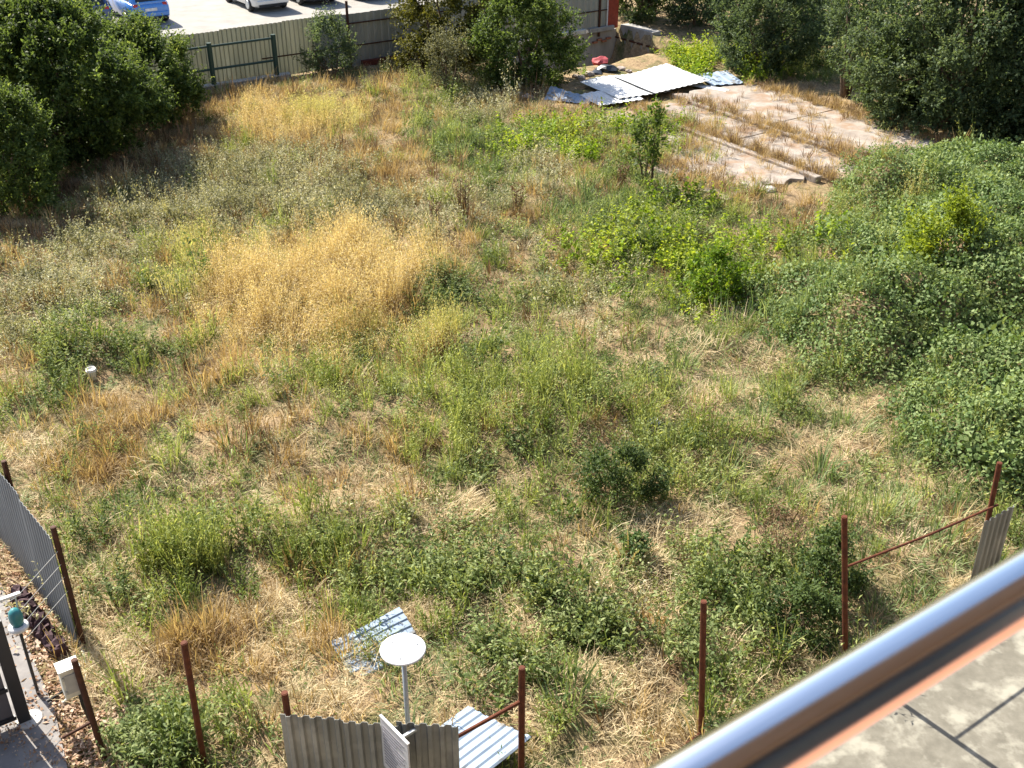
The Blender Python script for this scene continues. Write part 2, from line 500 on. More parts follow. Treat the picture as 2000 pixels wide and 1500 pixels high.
MB().tube([rel((-2.22, 7.74, 1.62)), rel((-.55, 7.66, 1.60)), rel((.10, 8.14, 1.60))], .022, 8).build('rail', M['rust'], cf)
MB().tube([rel((-2.22, 7.74, .5)), rel((-.55, 7.66, .5)), rel((.10, 8.14, .5))], .022, 8).build('rail', M['rust'], cf)

# --- notice board tied to the sheets
nb = thing('notice_board', 'white notice board with faded lines of print on the corrugated fence', 'sign', (-1.12, 7.42, 1.3))
MB().box((0, 0, .32), (.46, .018, .68), 0).build('board', M['board'], nb, bevel=.002)
nb.rotation_euler = (0, 0, math.radians(-50))
MB().box((0, 0, .668), (.47, .026, .014)).build('edge_trim', M['whitep'], nb)
for k in range(13):
    w = (.36, .30, .34, .22, .36, .33, .35, .28, .34, .2, .35, .3, .25)[k]
    MB().box((-.19 + w / 2, -.0105, .57 - k * .042), (w, .003, .016)).build('print_line', M['ink'], nb)
MB().box((.0, .14, .5), (.03, .27, .03)).build('bracket', M['steel'], nb)

# --- round disc on a pole
dk = thing('round_disc_stand', 'white round flat disc on top of a thin grey pole behind the sheet fence', 'disc stand', (-1.10, 8.28, 0))
MB().lathe([(0, 2.150), (.10, 2.152), (.215, 2.160), (.232, 2.168), (.234, 2.178), (.225, 2.186), (.20, 2.189), (0, 2.192)], 48).build('disc', M['whitep'], dk, smooth=True)
MB().tube([(0, 0, -.3), (.0, 0, 2.15)], .026, 14).build('pole', M['steel'], dk, smooth=True)
MB().lathe([(.05, 2.10), (.05, 2.15)], 16).build('collar', M['steel'], dk)

for k in range(3):
    t_ = k * 2.094 + .4
    MB().lathe([(.012, 2.186), (.012, 2.196), (0, 2.198)], 8, (.15 * math.cos(t_), .15 * math.sin(t_), 0)).build('bolt', M['steel'], dk)
# --- lone rusty posts
lp = thing('fence_post', 'lone leaning rusty pipe post in weeds left of the grey sheet fence', 'post', (-3.52, 8.72, 0), group='bare rusty fence posts')
post(lp, (0, 0), 2.02, PR, M['rust'], top=(.12, -.18), name='pipe')
lp = thing('fence_post', 'lone upright rusty pipe post with a stub of rail, nearest the steel handrail', 'post', (2.24, 9.12, 0), group='bare rusty fence posts')
post(lp, (0, 0), 2.07, PR, M['rust'], top=(-.17, 0), name='pipe')
MB().tube([(0, 0, .1), (-.35, -.22, -.0)], .02, 8).build('rail_stub', M['rust'], lp)
MB().tube([(0, 0, .22), (.22, .06, .10)], .008, 6).build('wire_end', M['wire'], lp)

# --- right piece of the fence: two posts, a thin rail, one grey sheet
rf = thing('post_and_rail_fence', 'two rusty posts joined by a thin rail with a grey sheet at the end', 'fence', (4.27, 10.30, 0))
post(rf, (0, 0), 2.35, PR, M['rust'], top=(-.42, -.03))
p2 = (6.42 - 4.27, 11.80 - 10.30)
post(rf, p2, 2.07, PR, M['rust'], top=(p2[0] - .12, p2[1]))
MB().tube([(-.28, -.02, 1.60), (p2[0] * .5 - .1, p2[1] * .5 - .02, 1.50), (p2[0], p2[1], 1.40)], .016, 8).build('rail', M['rust'], rf)
for k in range(1):
    s = link('sheet', corrugated(.62, 1.28, .115, .028, .004, 3, .015, .01, 5).mesh('sheet'), M['zinc'], rf)
    hd2 = heading((0, 0), p2); s.location = (p2[0] - .36 * math.cos(hd2) + .05, p2[1] - .36 * math.sin(hd2) - .07, .05)
    s.rotation_euler = (0, 0, hd2)

# --- left fence: two tall posts, sheet seen edge on, wires
lf = thing('side_fence', 'blue grey sheet fence running away between rusty posts at the left edge', 'fence', (-5.52, 10.6, 0))
post(lf, (0, 0), 1.95, PR, M['darkrust'])
pb = (-6.6 + 5.52, 11.87 - 10.6)
post(lf, pb, 2.05, PR, M['darkrust'])
pc = (pb[0] * 2, pb[1] * 2)
post(lf, pc, 2.05, PR, M['darkrust'])
hd3 = heading(pc, (0, 0)); lw = math.hypot(*pc)
for k in range(3):
    s = link('sheet', corrugated(lw / 3 + .02, 1.80 - .06 * (k == 2), .115, .009, .004, 3, .01, .01, 8 + k).mesh('sheet'), M['slate'], lf)
    s.location = (pc[0] * (1 - k / 3) - .05, pc[1] * (1 - k / 3) - .04, .06); s.rotation_euler = (0, 0, hd3)
for z in (1.62, 1.42, 1.22, 1.0):
    MB().tube([(.02, 0, z), (-.35, -.55, z - .28), (-.55, -1.0, z - .2)], .004, 5).build('wire', M['wire'], lf)

# --- short post with the meter box
mp = thing('meter_post', 'short dark rusty post carrying a broken rail beside the driveway', 'post', (-4.67, 8.8, 0))
post(mp, (0, 0), 1.56, PR, M['darkrust'], top=(-.04, -.03), name='pipe')
MB().tube([(0, 0, .62), (-.30, -.22, .58)], .018, 8).build('rail_stub', M['darkrust'], mp)
bx = thing('meter_box', 'cream plastic meter box fixed to the short rusty post', 'box', (-4.84, 8.84, 1.02), LA)
MB().box((0, 0, .19), (.21, .17, .38)).build('housing', M['cream'], bx, bevel=.008)
MB().box((0, 0, .392), (.235, .195, .022)).build('lid', M['cream'], bx, bevel=.004)
MB().box((0, -.09, .2), (.15, .012, .26)).build('door', plain('grey_box_door', (.42, .43, .42), .5), bx, bevel=.003)
for z in (.1, .3):
    MB().box((-.085, -.098, z), (.018, .012, .04)).build('hinge', M['steel'], bx)
MB().lathe([(.016, -.04), (.016, .0)], 10, (.04, 0, 0)).build('cable_gland', M['rubber'], bx)
hs = MB().tube([(-4.85, 8.95, 1.02), (-4.9, 9.05, .6), (-5.0, 9.3, .08), (-5.25, 9.7, .05), (-5.5, 9.8, .05), (-5.62, 9.62, .06)], .018, 8)
tag(hs.build('cable', M['rubber'], smooth=True), 'black cable looping over the bare soil to the cream box', 'cable')
hs = MB().tube([(-5.45, 9.55, .06), (-5.35, 9.75, .06), (-5.28, 10.0, .06), (-5.42, 10.35, .07), (-5.6, 10.7, .06)], .022, 8)
tag(hs.build('pipe', M['cream'], smooth=True), 'thin pale pipe lying on soil along the side fence', 'pipe')

# --- gate
gt = thing('driveway_gate', 'black metal gate frame with thick post at the lower left corner', 'gate', (*lot(.42, 11.0), .03), LA)
MB().box((0, 0, .78), (.14, .12, 1.56)).build('gate_post', M['black'], gt, bevel=.006)
for z in (.10, .55, .95, 1.40):
    MB().box((-1.1, 0, z), (2.05, .05, .055)).build('gate_bar', M['black'], gt, bevel=.004)
MB().box((-1.1, .012, .33), (2.0, .012, .42)).build('lower_panel', M['mesh'], gt)
MB().box((-1.1, .012, .75), (2.0, .012, .36)).build('middle_panel', M['mesh'], gt)
MB().box((-1.1, .0, 1.445), (2.05, .07, .022)).build('top_cap', M['whitep'], gt)
MB().lathe([(.17, -.02), (.15, .02), (.0, .025)], 14, (0.05, -.02, 0)).build('mortar_footing', M['cap'], gt)
lm = thing('gate_lamp', 'teal dome lamp on a white ring and arm by the black gate post', 'lamp', (*lot(.66, 11.35), 0))
MB().tube([(0, 0, -.1), (0, 0, 1.10)], .02, 10).build('stem', M['black'], lm)
MB().lathe([(.10, 1.08), (.115, 1.10), (.115, 1.13), (.09, 1.145), (0, 1.15)], 24).build('ring_base', M['whitep'], lm, smooth=True)
MB().lathe([(.062, 1.145), (.078, 1.20), (.08, 1.28), (.068, 1.34), (.04, 1.375), (0, 1.385)], 24).build('dome', M['teal'], lm, smooth=True)
MB().box((-.06, .04, 1.52), (.30, .05, .035), LA).build('arm', M['whitep'], lm, bevel=.005)
MB().tube([(.02, .05, 1.14), (.03, .06, 1.52)], .010, 8).build('arm_stem', M['steel'], lm)

# netting bundle against the side fence
r_ = random.Random(5)
pts_ = [(-.10 - 1.05 * t, -.03 + 1.20 * t, .06 + .05 * r_.random()) for t in np.linspace(0, 1, 46)]
nt_ = MB().tube(pts_, [.075 + .05 * r_.random() for _ in pts_], 14)
nt_.v = [(x + r_.uniform(-.03, .03), y + r_.uniform(-.03, .03), max(.0, z + r_.uniform(-.03, .04))) for x, y, z in nt_.v]
o = nt_.build('netting_roll', M['maroon'], None)
o.location = (-5.62, 10.42, .02); tag(o, 'dark maroon netting bundled along the foot of the side fence', 'netting')

# ------------------------------------------------------------------ scrap sheets lying in the lot
def lying_sheet(name, label, px, py, z, w, h, rz, tilt, mat, pitch=.115, warp=.03, roll=0, seed=3, depth=.022, cat='metal sheet', group='scrap metal sheets'):
    p = g(px, py, z)
    me = corrugated(w, h, pitch, depth, .004, 6, warp, .02, seed).mesh(name)
    v = np.empty(len(me.vertices) * 3, np.float32); me.vertices.foreach_get('co', v); v = v.reshape(-1, 3)
    v[:, 0] -= w / 2; v[:, 2] -= h / 2
    me.vertices.foreach_set('co', v.ravel()); me.update()
    o = link(name, me, mat); o.location = p
    o.rotation_euler = (Matrix.Rotation(rz, 3, 'Z') @ Matrix.Rotation(roll, 3, 'Y') @ Matrix.Rotation(-math.pi / 2 + tilt, 3, 'X')).to_euler()
    return tag(o, label, cat, group)
z1 = float(hgt(*g(735, 1262)[:2]))
lying_sheet('metal_sheet', 'crumpled silver metal sheet half overgrown behind the round disc', 738, 1260, z1 + .10, .80, 1.0, math.radians(-58), .06, M['zincbright'], .14, .06, .04, 2, .018)
lying_sheet('metal_sheet', 'pale blue corrugated sheet lying slanted behind the right end of the grey fence', 922, 1448, .34, 1.15, .80, math.radians(-50), .12, M['zincbright'], .15, .02, -.32, 4, .02)
lying_sheet('metal_sheet', 'large whitewashed corrugated sheet lying over the pit edge', 1292, 153, .30, 2.5, 2.3, math.radians(34), .03, M['white_sheet'], .26, .04, -.03, 3, .016)
lying_sheet('metal_sheet', 'whitewashed sheet tucked under the left side of the large whitewashed sheet', 1220, 168, .20, 2.1, 2.4, math.radians(29), .02, M['white_sheet'], .26, .05, .02, 6, .016)
lying_sheet('metal_sheet', 'smaller whitewashed sheet in front of the dark gap', 1196, 190, .14, 1.7, 1.3, math.radians(26), .02, M['white_sheet'], .26, .05, .0, 7, .02)
lying_sheet('metal_sheet', 'crumpled pale grey sheet left of the whitewashed sheets', 1112, 188, .16, 1.5, 1.2, math.radians(-12), .05, M['zincbright'], .25, .10, .05, 9)
lying_sheet('metal_sheet', 'narrow white strip sheet at the right end of the large whitewashed sheet', 1378, 170, .12, .4, 1.7, math.radians(50), .0, M['white_sheet'], .25, .03, 0, 4)
lying_sheet('metal_sheet', 'light blue sheet lying beside the yellow green vine', 1406, 153, .2, 1.25, 1.5, math.radians(14), .03, M['zincbright'], .3, .02, 0, 5)

# ------------------------------------------------------------------ old concrete foundation
fd = thing('concrete_foundation', 'old cracked concrete foundation slabs with dry grass in the joints', 'foundation', (*lot(24, 22.7), 0), LA)
strips = [(19.5, 22.9, .10), (22.98, 25.0, .07), (25.08, 28.4, .13)]
rs = random.Random(4)
for si, (a0_, a1_, top) in enumerate(strips):
    b = 18.5 + (.6, .0, .3)[si]; n_s = (2, 2, 2)[si]; blen = (8.0, 8.6, 8.8)[si] / n_s
    for q_ in range(n_s):
        wv = a1_ - a0_; n = 14; ring = []
        for s_ in range(4 * n):                       # outer sides crumbled, inner sides straight
            e, t = divmod(s_, n); t = t / n
            x, y = [(-1 + 2 * t, -1), (1, -1 + 2 * t), (1 - 2 * t, 1), (-1, 1 - 2 * t)][e]
            outer_x = (si == 0 and x < -.98) or (si == 2 and x > .98); outer_y = (q_ == 0 and y < -.98) or (q_ == n_s - 1 and y > .98)
            ring.append((x * wv / 2 - (rs.uniform(0, .38) * (1 if x > 0 else -1) if outer_x else rs.uniform(0, .02) * (1 if x > 0 else -1)),
                         y * blen / 2 - (rs.uniform(0, .34) if outer_y else rs.uniform(.005, .025)) * (1 if y > 0 else -1)))
        m = len(ring); tz = top + rs.uniform(-.008, .008)
        vs = [(x, y, -.25) for x, y in ring] + [(x * .995, y * .997, tz) for x, y in ring]
        mb = MB().add(vs, [tuple(range(m))[::-1], tuple(range(m, 2 * m))] + [(i, (i + 1) % m, (i + 1) % m + m, i + m) for i in range(m)])
        sb = mb.build('slab', M['slab'], fd, bevel=.015)
        sb.location = ((a0_ + a1_) / 2 - 24, b + blen * (q_ + .5) - 22.7, 0)
# raised beam along the middle joint
MB().box((-1.25, .0, .06), (.22, 7.6, .24), -.01).build('kerb_beam', M['slab'], fd, bevel=.03)
MB().box((.95, .2, .06), (.18, 7.2, .22), .015).build('kerb_beam', M['slab'], fd, bevel=.03)

# loose rubble stones, each its own
def stone(px, py, s, mat, label, name='stone', cat='stone', group=None, flat=.6):
    bm = bmesh.new(); bmesh.ops.create_icosphere(bm, subdivisions=2, radius=s)
    r = random.Random(int(px * 7 + py))
    for v in bm.verts:
        v.co *= 1 + r.uniform(-.22, .22); v.co.z *= flat
    me = bpy.data.meshes.new(name); bm.to_mesh(me); bm.free()
    o = link(name, me, mat); p = onground(px, py); o.location = (p[0], p[1], p[2] + s * flat * .45); o.rotation_euler = (0, 0, r.uniform(0, 6))
    return tag(o, label, cat, group)
for (px, py, s) in [(1040, 182, .28), (1058, 190, .2), (1030, 195, .22), (1068, 178, .18), (1013, 188, .2), (1213, 137, .16), (1228, 141, .12), (1150, 148, .2), (1135, 155, .17), (1125, 152, .15)]:
    stone(px, py, s, M['stone'], 'grey brown rubble stone on bare ground ' + ('left of the crumpled pale grey sheet' if px < 1075 else 'behind the large whitewashed sheet'), group='rubble stones left of the sheets' if px < 1075 else 'rubble stones behind the sheets')
for (px, py, s) in [(1355, 340, .2), (1375, 333, .14), (1445, 366, .22), (1500, 372, .2)]:
    stone(px, py, s, M['cap'], 'pale concrete lump at the front edge of the foundation', 'concrete_lump', 'rubble', 'pale lumps on the foundation edge', .4)
stone(1172, 124, .3, M['redcloth'], 'faded red plastic bundle dumped at the foot of the concrete wall', 'red_bundle', 'rubbish', None, .6)
stone(1185, 138, .38, M['bag'], 'dark plastic bag dumped in front of the red bundle', 'plastic_bag', 'rubbish', None, .4)
stone(1165, 144, .25, M['bag'], 'small grey plastic sack left of the dark bag', 'plastic_sack', 'rubbish', None, .35)
stone(1275, 825, .13, M['whitep'], 'white crumpled plastic scrap in the middle of the grass', 'plastic_scrap', 'litter', None, .35)
pk = onground(182, 742)
bk = thing('white_bucket', 'small white bucket standing in weeds near the left edge', 'bucket', tuple(pk))
MB().lathe([(.065, 0), (.085, .22), (.09, .24), (.078, .24), (.06, .02), (0, .02)], 18).build('pail', M['whitep'], bk, smooth=True)
MB().lathe([(.088, .195), (.096, .195), (.096, .21), (.088, .21)], 18).build('rim_band', M['whitep'], bk)
hb = [(.09 * math.cos(t), .02, .23 + .07 * math.sin(t)) for t in np.linspace(0, math.pi, 9)]
MB().tube(hb, .005, 6).build('handle', M['wire'], bk)

# ------------------------------------------------------------------ back fence, railing, kerb, walls
BF = 37.4
bf = thing('boundary_fence', 'long corrugated boundary fence between the weeds and the car park', 'fence', (*lot(0, BF), 0), LA)
me_p = corrugated(1.17, 1.88, .165, .055, .004, 1, 0, 0, 1).mesh('sheet')
me_p.materials.append(M['poly'])
me_z = corrugated(1.17, 1.88, .26, .03, .004, 1, 0, 0, 2).mesh('sheet')
me_z.materials.append(M['fencegrey'])
a = 4.0
while a < 30.0:
    x_, y_ = lot(a, BF); px_, _ = proj(x_, y_, 1)
    s = link('sheet', me_p if px_ < 590 else me_z, None, bf)
    s.location = (a, .004 * (int(a) % 2), .02 + random.uniform(-.03, .03)); s.rotation_euler = (0, 0, random.uniform(-.004, .004))
    a += 1.15
for a in (18.0, 24.0, 29.6):
    MB().tube([(a, -.07, -.3), (a, -.07, 2.35)], .05, 10).build('post', M['darkrust'], bf)
MB().tube([(18.0, -.055, 1.55), (30.0, -.055, 1.55)], .024, 8).build('rail', M['darkrust'], bf)
MB().tube([(14.6, -.055, .75), (30.0, -.055, .75)], .024, 8).build('rail', M['darkrust'], bf)
rp = MB(); rp.box((30.35, -.02, 1.0), (.55, .05, 2.1)); rp.build('end_panel', M['redpanel'], bf)
MB().tube([(30.02, -.06, -.1), (30.02, -.06, 2.2)], .03, 8).build('end_pole', M['whitep'], bf)

rl = thing('green_pipe_railing', 'dark green pipe railing standing in front of the yellowed fence sheets', 'railing', (*lot(12.6, 36.6), 0), LA)
pA, pB = g(420, 178), g(548, 162)
aA, bA = tolot(*pA[:2]); aB, bB = tolot(*pB[:2])
for a_ in (aA - 2 * (aB - aA), aA - (aB - aA), aA, aB):
    MB().tube([(a_ - 12.6, bA - 36.6, -.2), (a_ - 12.6, bA - 36.6, 1.62)], .085, 12).build('post', M['greenpaint'], rl)
for z in (1.50, .74):
    MB().tube([(aA - 2 * (aB - aA) - 12.6, bA - 36.6, z), (aB - 12.6, bA - 36.6, z)], .04, 8).build('rail', M['greenpaint'], rl)
kb = thing('low_concrete_kerb', 'low pale concrete kerb below the green pipe railing', 'kerb', (*lot((aA + aB) / 2 - 1, bA + .1), 0), LA)
MB().box((0, -.05, .02), (aB - aA + 3.0, .22, .34)).build('kerb_block', M['wallc'], kb, bevel=.02)
MB().box((0, -.05, .215), (aB - aA + 3.0, .26, .05)).build('cap', M['cap'], kb, bevel=.01)

rw = thing('retaining_wall', 'stained concrete pit wall with a broken pale cap below the boundary fence', 'wall', (*lot(30.6, 37.55), 0), LA)
MB().box((-4.0, .0, -.95), (8.0, .3, 1.7)).build('back_wall', M['wallc'], rw, bevel=.02)
for k in range(5):
    MB().box((-.9 - k * 1.5, -.06, -.01 + random.uniform(-.03, .03)), (1.35, .5, .2), random.uniform(-.04, .04)).build('cap_block', M['wallc'] if k == 0 else M['cap'], rw, bevel=.03)
MB().box((.12, -2.1, -1.12), (.28, 4.2, 1.3)).build('side_wall', M['wallc'], rw, bevel=.02)
MB().box((.12, -2.1, -.44), (.36, 4.3, .07)).build('side_cap', M['darkrust'], rw, bevel=.01)
MB().box((.35, -1.3, -.15), (.5, 2.0, .5), .05).build('corner_block', M['wallc'], rw, bevel=.03)
for k in range(4):
    MB().box((-.5 - k * .24, -.25, -.42 - .09 * (k % 2)), (.22, .11, .075), random.uniform(-.1, .1)).build('brick', M['brick'], rw)
tb = thing('timber_beam', 'red brown beam lying at the foot of the grey boundary fence', 'beam', (*lot(*tolot(*g(800, 116)[:2])), 0), LA)
MB().box((0, 0, .12), (4.0, .18, .2)).build('beam', surf('dull_red_timber', [(.3, (.07, .018, .012)), (.7, (.15, .035, .022))], 5, .85, bmp=.2), tb, bevel=.01)

# ------------------------------------------------------------------ cars
def car(name, label, paint, a, b, flip=0):
    x, y = lot(a, b)
    c = thing(name, label, 'car', (x, y, .04), LA + math.pi / 2 + (math.pi if flip else 0), 'cars in the car park')
    # local +x is the nose, origin under the middle
    st = [(-2.06, .70, .36, .74), (-2.02, .78, .28, .86), (-1.85, .85, .22, .93), (-1.2, .87, .20, .95), (0, .88, .19, .93), (.9, .87, .20, .92),
          (1.5, .85, .22, .84), (1.9, .80, .26, .74), (2.06, .70, .34, .62)]
    def loft(stations, prof):
        mb = MB(); n = len(prof); vs = []
        for (px_, hw, z0, z1) in stations:
            for (s, t) in prof: vs.append((px_, s * hw, z0 + t * (z1 - z0)))
        fs = [(i * n + k, i * n + (k + 1) % n, (i + 1) * n + (k + 1) % n, (i + 1) * n + k) for i in range(len(stations) - 1) for k in range(n)]
        fs += [tuple(range(n))[::-1], tuple((len(stations) - 1) * n + k for k in range(n))]
        return mb.add(vs, fs)
    prof = [(-.80, 0), (.80, 0), (.97, .10), (1.0, .45), (.985, .78), (.93, .96), (.82, 1.0), (-.82, 1.0), (-.93, .96), (-.985, .78), (-1.0, .45), (-.97, .10)]
    body = loft(st, prof).build('body', paint, c, smooth=True, bevel=.02)
    cab = [(-2.0, .68, .86, .96), (-1.72, .72, .88, 1.36), (-1.35, .66, .9, 1.47), (-.4, .66, .9, 1.50), (.25, .66, .9, 1.45), (1.08, .72, .86, .93)]
    cprof = [(-1.08, 0), (1.08, 0), (1.03, .5), (.93, .90), (.82, 1.0), (-.82, 1.0), (-.93, .90), (-1.03, .5)]
    loft(cab, cprof).build('cabin', paint, c, smooth=True, bevel=.02)
    def pane(name, q, mat=M['glass']):
        q = [Vector(k) for k in q]; n = (q[1] - q[0]).cross(q[2] - q[0]).normalized() * .012
        MB().add([k + n for k in q] + [k - n for k in q], [(0, 1, 2, 3), (7, 6, 5, 4), (0, 4, 5, 1), (1, 5, 6, 2), (2, 6, 7, 3), (3, 7, 4, 0)]).build(name, mat, c)
    pane('rear_window', [(-1.985, -.58, .99), (-1.985, .58, .99), (-1.735, .53, 1.33), (-1.735, -.53, 1.33)])
    pane('windscreen', [(1.0, -.62, .975), (1.0, .62, .975), (.30, .54, 1.41), (.30, -.54, 1.41)])
    for s in (-1, 1):
        pane('side_window', [(-1.55, s * .728, .98), (.55, s * .735, .98), (.15, s * .662, 1.34), (-1.4, s * .662, 1.34)])
        MB().box((-1.97, s * .62, .80), (.14, .2, .22)).build('tail_light', plain('red_lamp_glass', (.4, .015, .02), .2), c, bevel=.03)
        MB().box((1.93, s * .58, .64), (.16, .3, .13)).build('headlight', plain('clear_lamp_glass', (.7, .72, .75), .15), c, bevel=.03)
        MB().box((.72, s * .93, .98), (.12, .17, .11)).build('mirror', paint, c, bevel=.03)
        for wx in (-1.28, 1.30):
            w = MB().lathe([(.19, -.10), (.29, -.105), (.315, -.07), (.315, .07), (.29, .105), (.19, .10)], 24, (wx, s * .78, .315), 'Y').build('wheel', M['rubber'], c, smooth=True)
            MB().lathe([(.0, -.02), (.06, -.02), (.19, .0), (.20, .05), (.19, .07)] if s > 0 else [(.0, .02), (.06, .02), (.19, .0), (.20, -.05), (.19, -.07)], 16, (wx, s * .845, .315), 'Y').build('rim', M['steel'], w)
    MB().box((-2.05, 0, .46), (.10, 1.5, .20)).build('rear_bumper', paint, c, bevel=.04)
    MB().box((2.05, 0, .42), (.10, 1.5, .18)).build('front_bumper', paint, c, bevel=.04)
    MB().box((-2.085, 0, .66), (.02, .50, .11)).build('number_plate', M['whitep'], c)
    MB().box((-2.06, 0, .31), (.06, 1.3, .1)).build('valance', M['rubber'], c)
    return c
def paintm(n, col, metal=.2):
    return plain(n, col, .28, metal, .8)
def carat(px, py, back):
    p = g(px, py, .04); a, b = tolot(p[0], p[1]); return a, b + back
a, b = carat(535, 24, 2.05); car('parked_car', 'silver hatchback parked tail towards the fence at the top edge', paintm('silver_paint', (.55, .57, .58), .4), a, b)
a, b = carat(632, 11, 2.05); car('parked_car', 'black car with pale number plate parked right of the silver hatchback', paintm('black_paint', (.02, .022, .028)), a, b)
a, b = carat(738, 1, 2.05); car('parked_car', 'dark car at the very top edge, rightmost of the parked cars', paintm('charcoal_paint', (.03, .03, .033)), a, b)
a, b = carat(300, 50, 2.05); car('parked_car', 'bright blue car showing above the big left shrub', paintm('bright_blue_paint', (.05, .22, .62), .1), a, b)
a, b = carat(190, 62, 2.3); car('parked_car', 'dark blue car mostly hidden behind the big left shrub', paintm('navy_paint', (.02, .05, .16), .2), a, b)

# ------------------------------------------------------------------ building behind the viewer, balcony rail
bl = thing('apartment_building', 'terracotta apartment facade mirrored in the steel balcony handrail', 'building', (0, 0, 0), LA)
RB = .353                                            # rail line in lot coordinates
MB().box((0, -1.75, 9), (44, 1.1, 18)).build('facade', M['facade'], bl)
for z in (2.55, 5.45, 8.25, 11.15, 14.05):
    MB().box((0, (RB + .12 - 1.2) / 2, z), (36, RB + .12 + 1.2, .18)).build('balcony_slab', M['soffit'], bl)
for z in (3.6, 6.5, 9.35, 12.2):
    for x in (-9, -5.5, -2, 1.5, 5, 8.5):
        w = MB().box((x, -1.19, z), (1.5, .04, 2.0)).build('window', M['soffit'], bl)
        MB().box((x, -1.16, z), (1.36, .03, 1.86)).build('pane', M['glass'], w)
MB().box((0, -.40, 8.352), (36, 1.5, .018)).build('balcony_floor', M['terracotta'], bl)
MB().box((.6, -1.17, 9.5), (4.4, .05, 2.2)).build('balcony_door', M['glass'], bl)
RAILZ = CAM_H - .607
rr_ = thing('balcony_handrail', 'polished stainless steel tube handrail crossing the lower right corner', 'handrail', (0, 0, RAILZ), LA)
MB().tube([(-1.9 + k * .35, RB, 0) for k in range(17)], .0268, 40).build('tube', M['chrome'], rr_, smooth=True)
for x in (-1.7, 2.4, 3.6):
    MB().tube([(x, RB, -1.03), (x, RB, -.02)], .02, 16).build('baluster', M['chrome'], rr_, smooth=True)

# ------------------------------------------------------------------ plants: leaf and blade geometry
def unit(v):
    return v / np.maximum(np.linalg.norm(v, axis=-1, keepdims=True), 1e-6)

def leaf_quads(base, d, ln, wd, lr, fold=.25, r=rng):
    """one folded diamond leaf per row"""
    n = len(base); d = unit(d)
    up = np.tile([0, 0, 1.0], (n, 1)) + r.normal(0, .55, (n, 3))
    s = unit(np.cross(d, up)); nn = unit(np.cross(s, d))
    ln = np.broadcast_to(ln, n)[:, None]; wd = np.broadcast_to(wd, n)[:, None]
    v0 = base; mid = base + d * ln * .48 + nn * wd * fold
    v1 = mid + s * wd * .5; v3 = mid - s * wd * .5; v2 = base + d * ln - nn * ln * .12
    v = np.stack([v0, v1, v2, v3], 1).reshape(-1, 3)
    f = np.arange(4 * n).reshape(n, 4)
    return v, f, np.repeat(lr, 4)

def blade_quads(base, az, tilt, ln, wd, bend, lr, r=rng):
    """arching strips: two quads each"""
    n = len(base); az = np.broadcast_to(az, n); tilt = np.broadcast_to(tilt, n); ln = np.broadcast_to(ln, n); wd = np.broadcast_to(wd, n); bend = np.broadcast_to(bend, n)
    h = np.stack([np.cos(az), np.sin(az), np.zeros(n)], 1)
    twist = az + math.pi / 2 + r.normal(0, .5, n)
    s = np.stack([np.cos(twist), np.sin(twist), np.zeros(n)], 1)
    pts = [base]; th = tilt.copy()
    for k in range(2):
        dirv = h * np.sin(th)[:, None] + np.array([0, 0, 1.0]) * np.cos(th)[:, None]
        pts.append(pts[-1] + dirv * (ln / 2)[:, None]); th = np.minimum(th + bend * .75, 1.9)
    vs = []
    for k, wf in enumerate((.8, 1, .12)):
        vs += [pts[k] - s * (wd * wf / 2)[:, None], pts[k] + s * (wd * wf / 2)[:, None]]
    v = np.stack(vs, 1).reshape(-1, 3)
    o = np.arange(n)[:, None] * 6
    f = np.concatenate([o + np.array([[0, 1, 3, 2]]), o + np.array([[2, 3, 5, 4]])])
    return v, f, np.repeat(lr, 6)

def join(parts):
    vs, fs, ls, n = [], [], [], 0
    for v, f, l in parts:
        vs.append(v); fs.append(f + n); ls.append(l); n += len(v)
    return np.concatenate(vs), np.concatenate(fs), np.concatenate(ls)

def disc_pts(n, rad, r):
    t = r.uniform(0, 2 * math.pi, n); q = rad * np.sqrt(r.uniform(0, 1, n))
    return np.stack([q * np.cos(t), q * np.sin(t), np.zeros(n)], 1), t

def p_straw(r):                                   # matted, lodged straw
    n = 62; b, t = disc_pts(n, .24, r); b[:, 2] = r.uniform(.0, .07, n)
    main = r.uniform(0, 6.28)
    az = main + r.normal(0, 1.1, n)
    return blade_quads(b, az, r.uniform(.8, 1.5, n), r.uniform(.10, .27, n), r.uniform(.004, .009, n), r.uniform(-.1, .5, n), np.clip(r.normal(.5, .28, n), 0, 1), r)

def p_tuft(r, n=36, rad=.10, h=(.2, .42), w=(.005, .010), spread=.55, bend=(.3, 1.1)):
    b, t = disc_pts(n, rad, r)
    return blade_quads(b, t + r.normal(0, .5, n), np.abs(r.normal(0, spread, n)), r.uniform(*h, n), r.uniform(*w, n), r.uniform(*bend, n), np.clip(r.normal(.5, .28, n), 0, 1), r)

def stems(r, n, rad, h, lean=.3):
    b, t = disc_pts(n, rad, r)
    tip = b + np.stack([np.cos(t) * lean * h, np.sin(t) * lean * h, np.full(n, 1.0) * h], 1) * r.uniform(.65, 1.1, (n, 1)) + r.normal(0, .04, (n, 3)) * h
    tip[:, 2] = np.maximum(tip[:, 2], .08)
    return b, tip

